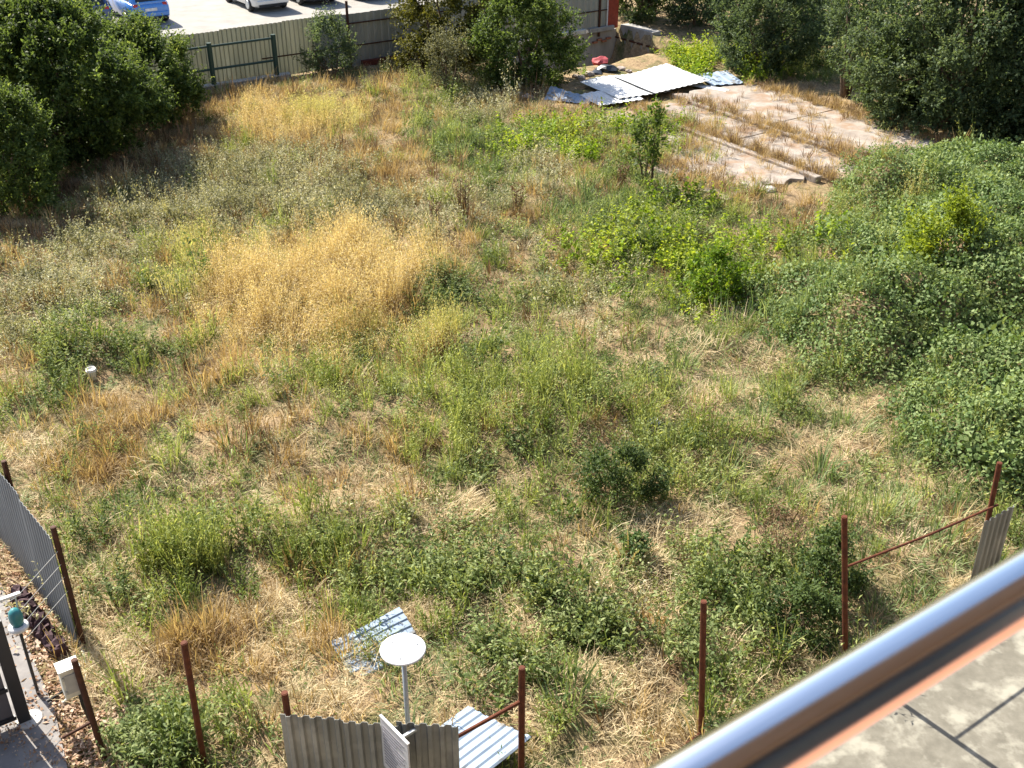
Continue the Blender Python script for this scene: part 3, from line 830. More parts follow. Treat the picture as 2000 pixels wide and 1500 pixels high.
def p_weed(r, ns=7, rad=.14, h=.42, per=16, ll=.06, lw=.022, lean=.42, up=.35, bare=.12):
    """several leafy stems"""
    b, tip = stems(r, ns, rad, h, lean)
    k = np.repeat(np.arange(ns), per); t = np.tile(np.linspace(bare, 1, per), ns)
    pos = b[k] + (tip - b)[k] * t[:, None] + r.normal(0, .012, (len(k), 3))
    ang = r.uniform(0, 6.28, len(k))
    d = np.stack([np.cos(ang), np.sin(ang), np.full(len(k), up) + r.normal(0, .35, len(k))], 1)
    size = (1.15 - .55 * t) * r.uniform(.7, 1.25, len(k))
    lr = np.clip(r.normal(.42, .22, len(k)) + .18 * t, 0, 1)
    lv = leaf_quads(pos, d, ll * size, lw * size, lr, .25, r)
    az = np.arctan2((tip - b)[:, 1], (tip - b)[:, 0]); L_ = np.linalg.norm(tip - b, axis=1)
    ti = np.arccos(np.clip((tip - b)[:, 2] / L_, -1, 1))
    st = blade_quads(b, az, ti, L_, np.full(ns, .007), np.full(ns, .0), np.full(ns, .35), r)
    return join([lv, st])

def p_plume(r, h=.85, n=34, rad=.16):
    """tall feathery dry grass: stalks with airy plumes"""
    b, t = disc_pts(n, rad, r)
    ti = np.abs(r.normal(0, .2, n)); ln = r.uniform(.6, 1.0, n) * h
    az = t + r.normal(0, .6, n)
    st = blade_quads(b, az, ti, ln, r.uniform(.006, .011, n), r.uniform(.1, .5, n), np.clip(r.normal(.35, .2, n), 0, 1), r)
    per = 14; k = np.repeat(np.arange(n), per); f = np.tile(np.linspace(.3, 1.05, per), n)
    hd_ = np.stack([np.cos(az) * np.sin(ti + .18 * 1), np.sin(az) * np.sin(ti + .18), np.cos(ti + .18)], 1)
    pos = b[k] + hd_[k] * (ln[k] * f)[:, None] + r.normal(0, .035, (len(k), 3))
    d = hd_[k] * .7 + r.normal(0, .6, (len(k), 3))
    lv = leaf_quads(pos, d, r.uniform(.03, .07, len(k)), r.uniform(.009, .018, len(k)), np.clip(r.normal(.5, .25, len(k)) + .25 * (f - .6), 0, 1), .1, r)
    return join([st, lv])

def p_vine(r, n=60, rad=.25):
    """patch of broad vine leaves facing the light, several layers"""
    b, t = disc_pts(n, rad, r); b[:, 2] = r.uniform(.0, .24, n)
    d = np.stack([np.cos(t), np.sin(t), r.uniform(-.45, .35, n)], 1) + r.normal(0, .45, (n, 3))
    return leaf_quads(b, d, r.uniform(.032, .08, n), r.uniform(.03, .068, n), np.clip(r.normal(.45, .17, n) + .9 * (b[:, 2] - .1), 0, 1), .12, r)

def p_litter(r, n=26, rad=.3):
    b, t = disc_pts(n, rad, r); b[:, 2] = r.uniform(.004, .03, n)
    d = np.stack([np.cos(t * 3), np.sin(t * 3), r.normal(0, .2, n)], 1)
    return leaf_quads(b, d, r.uniform(.03, .09, n), r.uniform(.02, .05, n), r.uniform(0, 1, n), .1, r)

def p_stalk(r, n=16, h=.9):
    b, t = disc_pts(n, .12, r)
    st = blade_quads(b, t, np.abs(r.normal(0, .28, n)), r.uniform(.5, 1, n) * h, r.uniform(.010, .022, n), r.normal(0, .2, n), r.uniform(.1, .6, n), r)
    return st

PROTO = {
 'straw':  (lambda r: p_straw(r), 'straw'),
 'dry':    (lambda r: join([p_tuft(r, 28, .12, (.16, .40), (.008, .015), .6, (.3, 1.1)), p_tuft(r, 12, .15, (.1, .25), (.006, .011), .9, (.3, 1.1))]), 'dry'),
 'brown':  (lambda r: join([p_tuft(r, 26, .16, (.12, .32), (.006, .011), .8, (.2, 1.0)), p_stalk(r, 8, .38)]), 'brown'),
 'green':  (lambda r: join([p_tuft(r, 16, .10, (.18, .42), (.008, .015), .42, (.2, .9)), p_weed(r, 6, .13, .46, 9, .075, .022, .3, .6)]), 'green'),
 'lush':   (lambda r: p_tuft(r, 40, .18, (.12, .30), (.009, .016), .75, (.3, 1.2)), 'lush'),
 'weed':   (lambda r: p_weed(r, 8, .15, .42, 11, .085, .036), 'weed'),
 'grey':   (lambda r: p_weed(r, 8, .17, .42, 11, .07, .03, .4, .6), 'grey'),
 'gold':   (lambda r: p_plume(r, .9, 15, .15), 'gold'),
 'ygreen': (lambda r: p_plume(r, .75, 15, .15), 'ygreen'),
 'broad':  (lambda r: p_weed(r, 5, .18, .40, 9, .115, .065, .5, .15, .3), 'broad'),
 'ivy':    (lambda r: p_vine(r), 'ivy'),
 'litter': (lambda r: p_litter(r), 'litter'),
}
def proto_collection(key, nvar=5):
    fn, mk = PROTO[key]
    col = bpy.data.collections.new('proto_' + key)
    for k in range(nvar):
        r = np.random.default_rng(100 + k * 7 + sum(map(ord, key)))
        v, f, l = fn(r)
        me = quads(key + '_plant', v, f, l); me.materials.append(L[mk])
        col.objects.link(bpy.data.objects.new(key + '_plant', me))
    return col

INSTANCED = ('straw', 'dry', 'lush', 'ivy')       # the commonest stay instances, the rest become real mesh
def scatter_tree(col, real):
    ng = bpy.data.node_groups.new('scatter', 'GeometryNodeTree')
    ng.interface.new_socket('Geometry', in_out='INPUT', socket_type='NodeSocketGeometry')
    ng.interface.new_socket('Geometry', in_out='OUTPUT', socket_type='NodeSocketGeometry')
    N = ng.nodes; gi = N.new('NodeGroupInput'); go = N.new('NodeGroupOutput')
    ci = N.new('GeometryNodeCollectionInfo'); ci.inputs[0].default_value = col
    ci.inputs['Separate Children'].default_value = True; ci.inputs['Reset Children'].default_value = True
    ip = N.new('GeometryNodeInstanceOnPoints'); ip.inputs['Pick Instance'].default_value = True
    def attr(nm, ty):
        a = N.new('GeometryNodeInputNamedAttribute'); a.data_type = ty; a.inputs['Name'].default_value = nm
        return [s for s in a.outputs if s.enabled and s.name == 'Attribute'][0]
    e = N.new('FunctionNodeEulerToRotation')
    ng.links.new(attr('rot', 'FLOAT_VECTOR'), e.inputs[0]); ng.links.new(e.outputs[0], ip.inputs['Rotation'])
    ng.links.new(attr('scl', 'FLOAT_VECTOR'), ip.inputs['Scale']); ng.links.new(attr('idx', 'INT'), ip.inputs['Instance Index'])
    ng.links.new(gi.outputs[0], ip.inputs['Points']); ng.links.new(ci.outputs[0], ip.inputs['Instance'])
    if real:
        rz_ = N.new('GeometryNodeRealizeInstances'); ng.links.new(ip.outputs[0], rz_.inputs[0]); ng.links.new(rz_.outputs[0], go.inputs[0])
    else:
        ng.links.new(ip.outputs[0], go.inputs[0])
    return ng

def scatter(key, name, label, cat, pts, rot, scl, tint):
    me = bpy.data.meshes.new(name); n = len(pts)
    me.vertices.add(n); me.vertices.foreach_set('co', pts.astype(np.float32).ravel())
    for nm, ty, arr in (('rot', 'FLOAT_VECTOR', rot), ('scl', 'FLOAT_VECTOR', scl), ('tint', 'FLOAT', tint), ('idx', 'INT', rng.integers(0, 5, n))):
        a = me.attributes.new(nm, ty, 'POINT')
        a.data.foreach_set('vector' if ty == 'FLOAT_VECTOR' else 'value', np.ascontiguousarray(arr.astype(np.int32 if ty == 'INT' else np.float32)).ravel())
    me.update()
    o = bpy.data.objects.new(name, me); C.objects.link(o)
    md = o.modifiers.new('scatter', 'NODES'); md.node_group = scatter_tree(proto_collection(key), key not in INSTANCED)
    return tag(o, label, cat, None, 'stuff')

# what grows where, read off the photograph in cells of 100 x 75 pixels
VEG = [
 'kkkkkkkkkkkkkGGGGGGG',
 'kkkkkkkdakkkbbbGGGGG',
 'kkkodyydgadrkkcccGGG',
 'kkoodyydguBBBdcccckG',
 'ooooaaadduadudcccciI',
 'ooaaaaaaaaduBBgdgYii',
 'oaaYyyyydgwdBBBBgiii',
 'aadYyyyoGggagBBgiiii',
 'asGddyYgGggwgsllgiii',
 'dGGgdgggygggssllGlii',
 'GdddgogggggggslullGi',
 'sgdgodsdggggwgllslGi',
 'sdssgdsdggggGGglulgi',
 'sggggwgswgggGsggglsg',
 'sggYgdgsgGGgsGGglsll',
 'rsGgddgggGgGwGGGslss',
 'rsgddddggGwGGGGGsssk',
 'krsddddsssGsgGGgskkk',
 'krGgdddssgsggsGsskkk',
 'kkGGGGGsssGssdsskkkk']
# species in each mix are ordered so that neighbours along the list grade into one another
MIX = {
 's': dict(dry=.12, straw=.38, lush=.34, grey=.04, green=.12), 'd': dict(brown=.16, dry=.50, straw=.18, green=.16),
 'g': dict(dry=.12, brown=.05, straw=.13, lush=.14, green=.36, weed=.20), 'G': dict(dry=.10, straw=.20, lush=.08, green=.26, weed=.36),
 'w': dict(brown=.14, dry=.20, straw=.10, grey=.1, green=.28, weed=.18), 'l': dict(straw=.22, lush=.60, green=.13, weed=.05),
 'u': dict(dry=.1, lush=.6, green=.1, weed=.2), 'a': dict(brown=.10, dry=.10, grey=.70, green=.10),
 'y': dict(brown=.2, dry=.45, straw=.15, green=.2), 'Y': dict(dry=.25, ygreen=.2, green=.4, weed=.15),
 'b': dict(dry=.05, green=.1, broad=.7, weed=.15), 'B': dict(dry=.05, lush=.2, green=.2, broad=.30, weed=.25),
 'i': dict(ivy=.93, weed=.07), 'I': dict(ivy=1.0), 'o': dict(grey=.05, brown=.45, dry=.36, weed=.14),
 'c': dict(dry=.6, brown=.4), 'r': dict(dry=.5, brown=.3, straw=.2)}
DENS = {'G': .85, 'c': .24, 'r': .12, 'k': 0.0, 'o': .8, 's': .85, 'g': .85, 'w': .85}
SIZE = dict(straw=1.1, dry=1.0, brown=1.0, green=1.0, lush=1.05, weed=1.0, grey=1.0, gold=1.0, ygreen=1.0, broad=1.0, ivy=1.1, litter=1.0)

def in_frame(px, py, m=90):
    return (px > -m) & (px < 2000 + m) & (py > -m) & (py < 1500 + 160)

def blocked(x, y):
    a, b = tolot(x, y); px, py = proj(x, y, 0.0)
    bad = (b < 5.7) | ((b > 37.1) & (a < 31)) | (a < 1.0)
    bad |= (a < .95 + .0 * b) & (b < 20)
    pit = (a > 23.4) & (a < 31.2) & (b > 32.2); bad |= pit
    def near(cx, cy, r): return (px - cx) ** 2 + ((py - cy) * 1.4) ** 2 < r * r
    bad |= near(1250, 165, 88) | near(1200, 190, 50) | near(1112, 187, 38) | near(1408, 153, 38)
    bad |= near(930, 1440, 40)
    return bad

buckets = {k: [] for k in PROTO}
def place(key, x, y, s=1.0, tall=1.0, tint=None, z=None):
    buckets[key].append((x, y, float(hgt(x, y)) if z is None else z, s, s * tall, tint))

def grow(cell, seed, base_only=False):
    r = np.random.default_rng(seed)
    xs = np.arange(-24, 24, cell); ys = np.arange(7.2, 44, cell)
    X, Y = np.meshgrid(xs, ys); X = X.ravel() + r.uniform(-.5, .5, X.size) * cell; Y = Y.ravel() + r.uniform(-.5, .5, Y.size) * cell
    PX, PY = proj(X, Y, 0.0)
    keep = in_frame(PX, PY) & ~blocked(X, Y)
    X, Y, PX, PY = X[keep], Y[keep], PX[keep], PY[keep]
    far = np.clip((PY - 100) / 500, .25, 1)
    jx = PX + r.normal(0, 26, len(X)) + 26 * wav(X, Y, 3, 7, 1.0); jy = PY - 14 + (r.normal(0, 16, len(X)) + 14 * wav(X, Y, 3, 7, 3.0)) * far
    ci = np.clip((jx / 100).astype(int), 0, 19); ri = np.clip((jy / 75).astype(int), 0, 19)
    hn = wav(X, Y, 5, 9, 7.0); tn = .5 + .22 * wav(X, Y, 3, 8, 9.0)
    sn = wav(X, Y, 4, 9, 4.0) * .92 + r.normal(0, .33, len(X))
    un = np.clip(.5 + .5 * np.tanh(sn * .85), 0, .999)          # patchy, roughly even in 0..1
    Z = hgt(X, Y)
    for i in range(len(X)):
        ch = VEG[ri[i]][ci[i]]
        if ch == 'k' or r.random() > DENS.get(ch, 1.0): continue
        if base_only:
            if ch in 'iIcb': continue
            key = r.choice(['straw', 'lush', 'dry'], p=[.6, .25, .15]) if ch in 'sdlywr' else r.choice(['straw', 'lush', 'brown'], p=[.35, .45, .2])
            s = r.uniform(.8, 1.1); tl = s * .7
        else:
            mx = MIX[ch]; ks = list(mx); cum = np.cumsum(list(mx.values())) / sum(mx.values())
            key = ks[int(min(np.searchsorted(cum, un[i]), len(ks) - 1))]
            s = SIZE[key] * np.clip(1 + .2 * hn[i], .6, 1.5) * r.uniform(.75, 1.25)
            tl = s * np.clip(1 + .38 * hn[i], .5, 1.9) * r.uniform(.8, 1.2)
            if ch == 'c': s, tl = s * .7, tl * .55
        buckets[key].append((X[i], Y[i], Z[i] - .01, s, tl, np.clip(tn[i] + r.normal(0, .15), 0, 1)))
grow(.255, 21)
grow(.40, 22, True)
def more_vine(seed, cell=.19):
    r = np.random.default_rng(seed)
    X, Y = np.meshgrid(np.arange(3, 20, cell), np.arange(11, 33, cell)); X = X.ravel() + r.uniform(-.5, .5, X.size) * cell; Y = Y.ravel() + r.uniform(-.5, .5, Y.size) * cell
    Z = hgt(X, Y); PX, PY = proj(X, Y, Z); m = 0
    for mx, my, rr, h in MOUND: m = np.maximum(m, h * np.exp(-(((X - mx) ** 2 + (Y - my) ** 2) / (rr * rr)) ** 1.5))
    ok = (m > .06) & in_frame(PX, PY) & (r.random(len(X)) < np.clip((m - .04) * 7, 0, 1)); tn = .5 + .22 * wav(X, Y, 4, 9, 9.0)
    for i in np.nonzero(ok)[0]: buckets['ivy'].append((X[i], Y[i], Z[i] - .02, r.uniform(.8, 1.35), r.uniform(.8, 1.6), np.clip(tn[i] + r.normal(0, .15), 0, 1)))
more_vine(8)

# stands drawn as patches: (key, pixel of the foot centre, half-width px, half-height px, plants, size)
r2 = np.random.default_rng(5)
def patch(key, cx, cy, hw, hh, n, s=1.0, tall=1.0, tint=.5):
    for _ in range(n):
        p = g(cx + hw * .55 * r2.normal(), cy + hh * .55 * r2.normal())
        if blocked(p[0], p[1]): continue
        k2 = 1 + .25 * float(wav(p[0], p[1], 5, 9, 2.0))
        place(key, p[0], p[1], s * r2.uniform(.7, 1.2), tall * k2 * r2.uniform(.7, 1.15), float(np.clip(r2.normal(tint, .22), 0, 1)))
for cx, cy, hw, hh, n, s, tl in [(520, 565, 125, 62, 95, .95, 1), (650, 560, 130, 85, 125, 1.0, 1.05), (770, 545, 90, 48, 66, .95, 1), (600, 640, 150, 55, 80, .9, .9), (450, 590, 60, 50, 26, .8, .9),
                                 (690, 500, 35, 26, 24, 1.0, 1.2), (820, 690, 45, 25, 16, .8, .9)]:
    patch('gold', cx, cy, hw, hh, n, s, tl, .52); patch('dry', cx, cy + 15, hw * 1.15, hh * 1.15, n // 3, 1.0, 1.3, .55)
patch('ygreen', 850, 668, 44, 26, 26, .95, 1.1); patch('brown', 855, 690, 40, 22, 14, 1.1, 1.2)
patch('ygreen', 690, 640, 70, 40, 16, .8); patch('ygreen', 480, 520, 70, 40, 20, .8)
patch('gold', 560, 258, 110, 28, 60, 1.0, 1.0); patch('ygreen', 625, 238, 70, 26, 52, 1.05, 1.1); patch('gold', 505, 245, 45, 26, 26, 1.0)
patch('ygreen', 365, 470, 55, 40, 18, .7); patch('green', 355, 1090, 80, 50, 40, 1.2, 1.6, .7)
patch('dry', 700, 320, 130, 35, 80, 1.15, 1.2, .4); patch('dry', 190, 880, 90, 55, 70, 1.0, 1.2, .55)
patch('broad', 1220, 490, 130, 60, 86, 1.05, .95, .6); patch('broad', 1370, 540, 90, 48, 62, 1.05, 1.0, .65); patch('broad', 1080, 262, 80, 26, 26, 1.0, .75, .85); patch('weed', 1250, 470, 140, 60, 60, 1.0, 1.0); patch('broad', 1350, 112, 75, 26, 120, 1.15, .9, .9); patch('broad', 1410, 135, 50, 14, 60, 1.1, .7, .9)
patch('broad', 1000, 300, 80, 30, 20, .9); patch('lush', 1180, 410, 130, 40, 80, 1.1, 1.2); patch('lush', 870, 295, 60, 25, 40, 1.3, 1.3)
patch('weed', 1370, 1240, 80, 60, 14, 1.2, 1.2, .6); patch('weed', 1160, 1230, 60, 34, 18, 1.2, 1.2, .6); patch('weed', 950, 1130, 70, 40, 12, 1.2, 1.2)
patch('grey', 470, 330, 200, 40, 130, 1.1, 1.1); patch('grey', 380, 390, 180, 40, 100, 1.0); patch('weed', 970, 1275, 40, 26, 14, 1.2); patch('grey', 620, 400, 160, 30, 90, 1.0, 1.1); patch('grey', 190, 590, 130, 50, 60, 1.0, 1.0, .7)
patch('dry', 400, 1270, 80, 45, 40, 1.1, 1.2, .6); patch('weed', 1430, 1180, 80, 50, 20, 1.2, 1.3); patch('green', 1300, 860, 120, 60, 30, 1.1, 1.5); patch('weed', 880, 1110, 60, 40, 18, 1.2, 1.3, .6)
patch('weed', 300, 1440, 90, 45, 34, 1.1, 1.1, .6); patch('green', 700, 760, 250, 60, 60, 1.0, 1.4, .7); patch('green', 1060, 780, 170, 60, 70, 1.05, 1.6, .7); patch('green', 900, 860, 120, 60, 36, 1.0, 1.5, .75)
patch('weed', 1060, 1180, 50, 30, 10, 1.2, 1.2); patch('weed', 760, 1130, 80, 50, 18, 1.1, 1.2, .6); patch('green', 740, 1262, 60, 40, 10, .8, .9); patch('dry', 735, 1285, 50, 14, 8, .8, .9); patch('weed', 860, 570, 60, 30, 50, 1.0, 1.1); patch('weed', 150, 700, 110, 50, 30, 1.0, 1.2, .7); patch('green', 600, 1080, 90, 60, 40, 1.0, 1.4)
for cx, cy, hw, hh, n in [(1050, 1215, 45, 26, 26), (1240, 1160, 50, 26, 24), (1190, 1330, 60, 26, 30), (900, 1000, 60, 30, 26), (700, 1000, 50, 26, 24), (540, 1180, 60, 30, 26), (840, 1200, 60, 26, 22), (1330, 1020, 60, 26, 22), (1240, 1085, 40, 20, 14), (210, 1300, 50, 60, 30)]:
    patch('straw', cx, cy, hw, hh, n, 1.2, 1.15, .65)
patch('gold', 640, 560, 150, 70, 60, .8, 1.2, .8)
# dry grass standing in the slab joints
for a_, w_ in ((23.0, .2), (25.1, .28), (24.1, .45), (26.6, .7), (21.5, .6), (20.1, .3), (28.3, .3)):
    for _ in range(190 if w_ < .4 else 40):
        x, y = lot(a_ + r2.normal(0, w_), r2.uniform(18.6, 27))
        buckets['brown' if r2.random() < .35 else 'dry'].append((x, y, .12, r2.uniform(.6, 1.15), r2.uniform(.55, 1.05), r2.uniform(.2, .7)))
# leaf litter on the soil strip outside the side fence
for _ in range(420):
    a_, b_ = r2.uniform(.72, 1.35), r2.uniform(8.6, 16)
    x, y = lot(a_, b_); buckets['litter'].append((x, y, .0, r2.uniform(.7, 1.3), 1, r2.uniform(.2, .9)))
for _ in range(60):
    x, y = lot(r2.uniform(.1, .7), r2.uniform(6.5, 11)); buckets['litter'].append((x, y, .03, r2.uniform(.4, .8), 1, r2.uniform(.4, .9)))

STUFF = {
 'straw': ('straw_grass', 'pale matted straw covering the lot', 'grass'), 'dry': ('dry_grass', 'tan dry grass tufts across the lot', 'grass'),
 'brown': ('dead_weeds', 'dark brown dead weeds among the grass', 'weeds'), 'green': ('green_grass', 'upright green grass and thin stems in the middle of the lot', 'grass'),
 'lush': ('cool_green_grass', 'low cool green grass on the right side of the lot', 'grass'), 'weed': ('leafy_weeds', 'dark green leafy weeds spread over the lot', 'weeds'),
 'grey': ('grey_green_weeds', 'silvery grey green weeds on the upper left of the lot', 'weeds'), 'gold': ('golden_grass', 'tall golden feathery grass stand left of centre', 'grass'),
 'ygreen': ('yellow_green_grass', 'yellow green feathery grass at the edges of the golden stand', 'grass'), 'broad': ('broadleaf_seedlings', 'bright green broad leaved seedlings in front of the foundation', 'seedlings'),
 'ivy': ('vine_cover', 'dense green vine leaves blanketing the mound at right', 'vine'), 'litter': ('leaf_litter', 'reddish fallen leaves on the bare soil at lower left', 'leaf litter')}
for key, rows in buckets.items():
    if not rows: continue
    nm, lb, ct = STUFF[key]
    arr = np.array([(q[0], q[1], q[2], q[3], q[4], .5 if q[5] is None else q[5]) for q in rows], float)
    n = len(arr)
    rot = np.stack([rng.normal(0, .12, n), rng.normal(0, .12, n), rng.uniform(0, 6.283, n)], 1)
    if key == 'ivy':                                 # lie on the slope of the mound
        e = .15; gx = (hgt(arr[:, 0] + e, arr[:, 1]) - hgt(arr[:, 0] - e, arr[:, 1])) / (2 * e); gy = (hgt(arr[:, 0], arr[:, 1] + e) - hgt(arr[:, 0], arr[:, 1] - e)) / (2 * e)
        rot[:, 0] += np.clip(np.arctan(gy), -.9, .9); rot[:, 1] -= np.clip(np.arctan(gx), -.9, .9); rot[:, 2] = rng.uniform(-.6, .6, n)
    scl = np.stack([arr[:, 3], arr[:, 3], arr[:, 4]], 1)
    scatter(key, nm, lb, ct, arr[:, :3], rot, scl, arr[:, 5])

# ------------------------------------------------------------------ shrubs and trees, one by one
def shrub(name, label, cat, base, rx, h, n_shoot, per, leaf, mat, zlow=.15, seed=1, group=None, ry=None, shoot=.5, upness=.7, stemr=.05, sparse=0.0, crown_lr=.42, stem_mat=None, top_lr=.18):
    r = np.random.default_rng(seed); ry = ry or rx
    t = thing(name, label, cat, (base[0], base[1], float(hgt(base[0], base[1])) if len(base) < 3 else base[2]), 0, group)
    K = max(9, int(26 * rx * h / 4))
    def crown(n, shell):
        t_ = r.uniform(0, 1, n) ** (1.05 if not sparse else .7); ph = r.uniform(0, 6.283, n)
        prof = (.80 + .28 * np.sin(math.pi * np.clip(t_ * 1.05, 0, 1))) * np.sqrt(np.clip(1 - t_ ** 3.2, 0, 1)) if not sparse else (.45 + .6 * t_) * np.sqrt(np.clip(1 - t_ ** 4, 0, 1))
        lump = 1 + .16 * np.sin(ph * 3 + seed + 4 * t_) + .11 * np.sin(ph * 5 + 2 * seed - 6 * t_)
        q_ = r.uniform(shell, 1, n) ** (1 / 2.2)
        return np.stack([np.cos(ph) * prof * lump * q_ * rx, np.sin(ph) * prof * lump * q_ * ry, zlow + t_ * (h - zlow) * (.9 + .1 * lump)], 1), q_
    cc, _ = crown(K, .55)
    o, q = crown(n_shoot, .05)
    near_ = np.argmin(((o[:, None, :] - cc[None]) ** 2).sum(2), 1)
    o = o + (cc[near_] - o) * (r.uniform(.1, .6, n_shoot) * .9)[:, None]
    d = unit(o - np.array([0, 0, h * .3]))
    clump_lr = r.normal(0, .07, K)[near_]
    n = len(o)
    sd = unit(d * .75 * q[:, None] + np.array([0, 0, upness]) + r.normal(0, .38, (n, 3)))
    sl = shoot * r.uniform(.35, 1.45, n) * (.6 + .5 * (o[:, 2] / h))
    k = np.repeat(np.arange(n), per); tt = np.tile(np.linspace(.05, 1, per), n) + r.normal(0, .03, n * per)
    pos = o[k] + sd[k] * (sl[k] * tt)[:, None] + r.normal(0, .03, (n * per, 3)) + np.array([0, 0, -.12]) * (sl[k] * tt ** 2)[:, None]
    ld = sd[k] * .45 + r.normal(0, .7, (n * per, 3))
    sz = leaf * r.uniform(.65, 1.3, n * per) * (1.1 - .35 * tt)
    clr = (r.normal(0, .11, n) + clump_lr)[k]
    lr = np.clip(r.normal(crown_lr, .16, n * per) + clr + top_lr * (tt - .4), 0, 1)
    v, f, l = leaf_quads(pos, ld, sz, sz * .52, lr, .2, r)
    link('crown', quads('crown', v, f, l), mat, t)
    mb = MB(); rr = random.Random(seed)
    nb = max(4, int(5 + rx * 3))
    pick = r.choice(n, nb, replace=False)
    for i in pick:
        e = o[i] * np.array([.85, .85, .95]); s = np.array([rr.uniform(-.1, .1) * rx, rr.uniform(-.1, .1) * rx, -.15])
        m1 = s * .6 + e * .4 + np.array([rr.uniform(-.12, .12) * rx, rr.uniform(-.12, .12) * rx, .12 * h])
        mb.tube([s, (s + m1) / 2, m1, (m1 + e) / 2 + r.normal(0, .04 * rx, 3), e], [stemr, stemr * .85, stemr * .6, stemr * .4, stemr * .15], 6)
    mb.build('trunk', stem_mat or M['bark'], t, smooth=True)
    return t

gp = lambda px, py: tuple(g(px, py)[:2])
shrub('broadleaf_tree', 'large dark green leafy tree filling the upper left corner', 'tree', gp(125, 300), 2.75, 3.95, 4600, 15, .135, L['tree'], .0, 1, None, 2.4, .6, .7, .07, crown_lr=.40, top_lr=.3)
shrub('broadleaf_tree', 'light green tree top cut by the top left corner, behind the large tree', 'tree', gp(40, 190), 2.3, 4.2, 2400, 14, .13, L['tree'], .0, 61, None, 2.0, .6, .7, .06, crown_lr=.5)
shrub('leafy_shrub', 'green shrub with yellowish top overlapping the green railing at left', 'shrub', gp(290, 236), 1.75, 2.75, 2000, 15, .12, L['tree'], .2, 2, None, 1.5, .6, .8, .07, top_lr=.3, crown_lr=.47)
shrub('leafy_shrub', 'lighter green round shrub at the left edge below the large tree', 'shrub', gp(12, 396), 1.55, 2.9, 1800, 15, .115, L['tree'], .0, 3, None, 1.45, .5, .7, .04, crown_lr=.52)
shrub('fence_shrub', 'small light green bush against the boundary fence', 'shrub', gp(648, 152), .95, 1.95, 340, 14, .10, L['treeb'], .1, 4, None, .8, .5, .8, .03, crown_lr=.55)
shrub('olive_tree', 'olive brown leafy tree left of the round green bush at the top', 'tree', gp(872, 138), 1.7, 3.5, 1400, 14, .125, L['olive'], .1, 5, None, 1.5, .6, .4, .07)
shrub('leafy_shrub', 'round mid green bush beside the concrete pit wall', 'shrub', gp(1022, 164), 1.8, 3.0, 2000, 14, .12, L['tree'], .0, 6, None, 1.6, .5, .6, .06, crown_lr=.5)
shrub('pale_bush', 'pale dry looking bush in front of the olive tree', 'shrub', gp(876, 178), .95, 1.6, 240, 13, .09, L['grey'], .1, 7, None, .8, .6, .9, .03, sparse=1)
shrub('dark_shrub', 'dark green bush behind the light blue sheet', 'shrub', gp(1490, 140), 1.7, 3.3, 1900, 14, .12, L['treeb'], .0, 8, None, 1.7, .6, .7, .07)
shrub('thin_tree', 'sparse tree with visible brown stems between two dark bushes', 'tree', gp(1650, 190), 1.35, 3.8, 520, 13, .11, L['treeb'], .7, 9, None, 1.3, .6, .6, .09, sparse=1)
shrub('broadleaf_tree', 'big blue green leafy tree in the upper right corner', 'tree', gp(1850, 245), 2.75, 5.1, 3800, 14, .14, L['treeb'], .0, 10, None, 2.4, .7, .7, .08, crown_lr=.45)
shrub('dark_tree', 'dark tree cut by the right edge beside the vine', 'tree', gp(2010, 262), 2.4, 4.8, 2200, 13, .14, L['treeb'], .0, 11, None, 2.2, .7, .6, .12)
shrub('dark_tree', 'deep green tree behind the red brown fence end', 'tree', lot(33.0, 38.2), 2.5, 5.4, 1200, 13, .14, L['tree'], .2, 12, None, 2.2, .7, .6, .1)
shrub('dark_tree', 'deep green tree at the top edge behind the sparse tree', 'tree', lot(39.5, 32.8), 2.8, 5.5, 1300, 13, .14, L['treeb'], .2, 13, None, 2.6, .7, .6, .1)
shrub('dark_tree', 'deep green tree at the top edge left of the sparse tree', 'tree', lot(36.0, 35.5), 2.3, 4.8, 1000, 13, .14, L['tree'], .2, 14, None, 2.2, .7, .6, .1)
pm = onground(1822, 606)
shrub('yellow_sapling', 'yellow green young tree growing out of the vine mound', 'tree', pm, .88, 2.25, 620, 12, .095, L['yellow'], .1, 15, None, .8, .5, .9, .022, crown_lr=.5)
shrub('yellow_shoot', 'small yellow shoot left of the young tree on the vine mound', 'shrub', onground(1745, 610), .22, .75, 40, 10, .075, L['yellow'], .2, 16, None, .2, .25, .8, .012)
shrub('leafy_sapling', 'forked sapling with dark leaves standing in front of the foundation', 'tree', gp(1258, 372), .5, 1.9, 80, 9, .14, L['tree'], .1, 17, None, .45, .45, .8, .02, sparse=1, crown_lr=.62)
shrub('leafy_sapling', 'second thin leader of yellowing leaves just right of the forked sapling', 'tree', (gp(1272, 370)[0], gp(1272, 370)[1]), .2, 2.2, 34, 9, .11, L['broad'], .3, 57, None, .2, .4, 1.1, .02, sparse=1)
shrub('bright_shrub', 'brightest green bush at the front right of the seedlings', 'shrub', gp(1392, 583), .62, 1.05, 150, 11, .105, L['broad'], .15, 18, None, .55, .35, .5, .02, stem_mat=M['bark'])
shrub('dark_weed_bush', 'dark feathery green bush in the middle of the grass', 'shrub', gp(1208, 968), .66, .82, 420, 14, .055, L['weed'], .03, 19, None, .5, .3, .8, .015, crown_lr=.35)
shrub('dark_weed_bush', 'dark green bush just left of the steel handrail and leaning post', 'shrub', gp(1562, 1240), .52, .72, 330, 14, .06, L['weed'], .03, 20, None, .48, .26, .5, .015, crown_lr=.36)
shrub('dark_weed_bush', 'dark green bush touching the leaning rusty post', 'shrub', gp(1612, 1150), .46, .85, 300, 14, .06, L['weed'], .03, 21, None, .44, .3, .7, .015, crown_lr=.36)
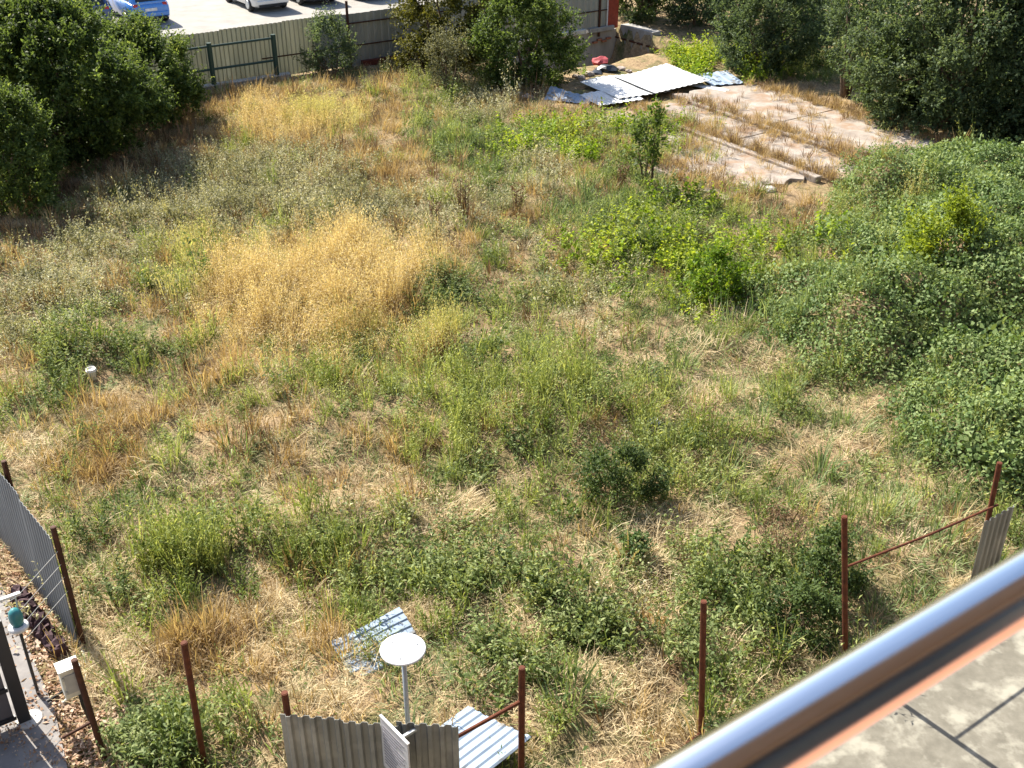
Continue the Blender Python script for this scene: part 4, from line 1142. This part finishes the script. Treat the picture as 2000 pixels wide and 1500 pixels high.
shrub('rosette_weed', 'small dark glossy rosette weed on straw right of centre', 'weed', gp(1240, 1090), .2, .32, 60, 9, .075, L['ivy'], .02, 22, None, .2, .18, .3, .008)
shrub('dead_weed', 'rust brown dead weed above the leaning post', 'weed', gp(1518, 1085), .34, .62, 130, 12, .035, L['brown'], .05, 23, None, .32, .3, .9, .01, crown_lr=.6, stem_mat=M['bark'])
for (px, py, w, h, lb, sd) in [(340, 1085, .55, .95, 'tall yellow green weed clump at left above the straw tussock', 24), (222, 1172, .3, .75, 'bright leafy weed beside the side fence post', 25),
                               (195, 1060, .34, .75, 'dark leafy weed above the side fence post', 26), (480, 1180, .3, .7, 'thin green weed right of the tall yellow green clump', 27),
                               (250, 690, .45, .75, 'fresh green weed right of the white bucket', 28), (150, 660, .4, .65, 'fresh green weed above the white bucket', 29),
                               (1200, 800, .4, .8, 'fresh green upright weed above the white scrap', 30), (90, 800, .5, .45, 'dark green low weed at the left edge under the bucket', 31)]:
    rw_ = np.random.default_rng(sd); p = onground(px, py)
    t = thing('tall_weed', lb, 'weed', tuple(p), 0, 'tall single weeds')
    v, f, l = p_weed(rw_, int(10 + w * 26), w * .6, h, 20, .075, .028, .3, .55, .1)
    link('leafy_stems', quads('leafy_stems', v, f, l), L['green'] if sd in (24, 28, 30, 27) else L['weed'], t)
    v, f, l = p_tuft(rw_, 40, w * .5, (.1, .3)); link('basal_grass', quads('basal_grass', v, f, l), L['dry'], t)
def stalks(px, py, lb, n, h, seed):
    r = np.random.default_rng(seed); p = onground(px, py)
    t = thing('dry_stalks', lb, 'weed', tuple(p), 0, 'dry brown stalk clumps')
    k = 240; tt = r.uniform(0, 6.28, k); z = r.uniform(.35, 1, k) * h * .85
    pos = np.stack([np.cos(tt) * z * .2, np.sin(tt) * z * .2, z], 1)
    v, f, l = join([p_stalk(r, n, h), p_stalk(r, n // 2, h * .6), leaf_quads(pos, r.normal(0, 1, (k, 3)), .06, .03, r.uniform(.2, .9, k), .2, r)])
    o = link('stems', quads('stems', v, f, l), L['brown'], t); o['kind'] = 'stuff'
stalks(905, 432, 'tall clump of brown dead stalks in the upper middle of the lot', 46, 1.5, 3)
stalks(1012, 425, 'shorter brown stalks right of the tall stalk clump', 16, 1.0, 4)
stalks(850, 445, 'thin brown stalks left of the tall stalk clump', 12, .8, 5)
stalks(1215, 375, 'brown stalks leaning beside the forked sapling', 18, .9, 6)

for px, py, w, h, lb, sd in [(1560, 120, 1.3, 2.6, 'dark low bush between the dark green bush and the sparse tree', 41), (1740, 215, 1.1, 2.0, 'dark low bush at the foot of the big right tree', 42),
                             (1360, 52, 1.2, 2.0, 'dark low bush above the yellow green vine', 43), (1620, 70, 1.6, 3.0, 'dark bush behind the sparse tree', 44), (1250, 40, 1.2, 3.0, 'dark bush right of the red brown fence end', 45), (1760, 95, 2.0, 3.6, 'dark bush behind the big right tree', 46)]:
    shrub('dark_shrub', lb, 'shrub', gp(px, py), w, h, 520, 13, .13, L['treeb'] if sd % 2 else L['tree'], .05, sd, 'dark bushes along the back', w, .5, .6, .05)
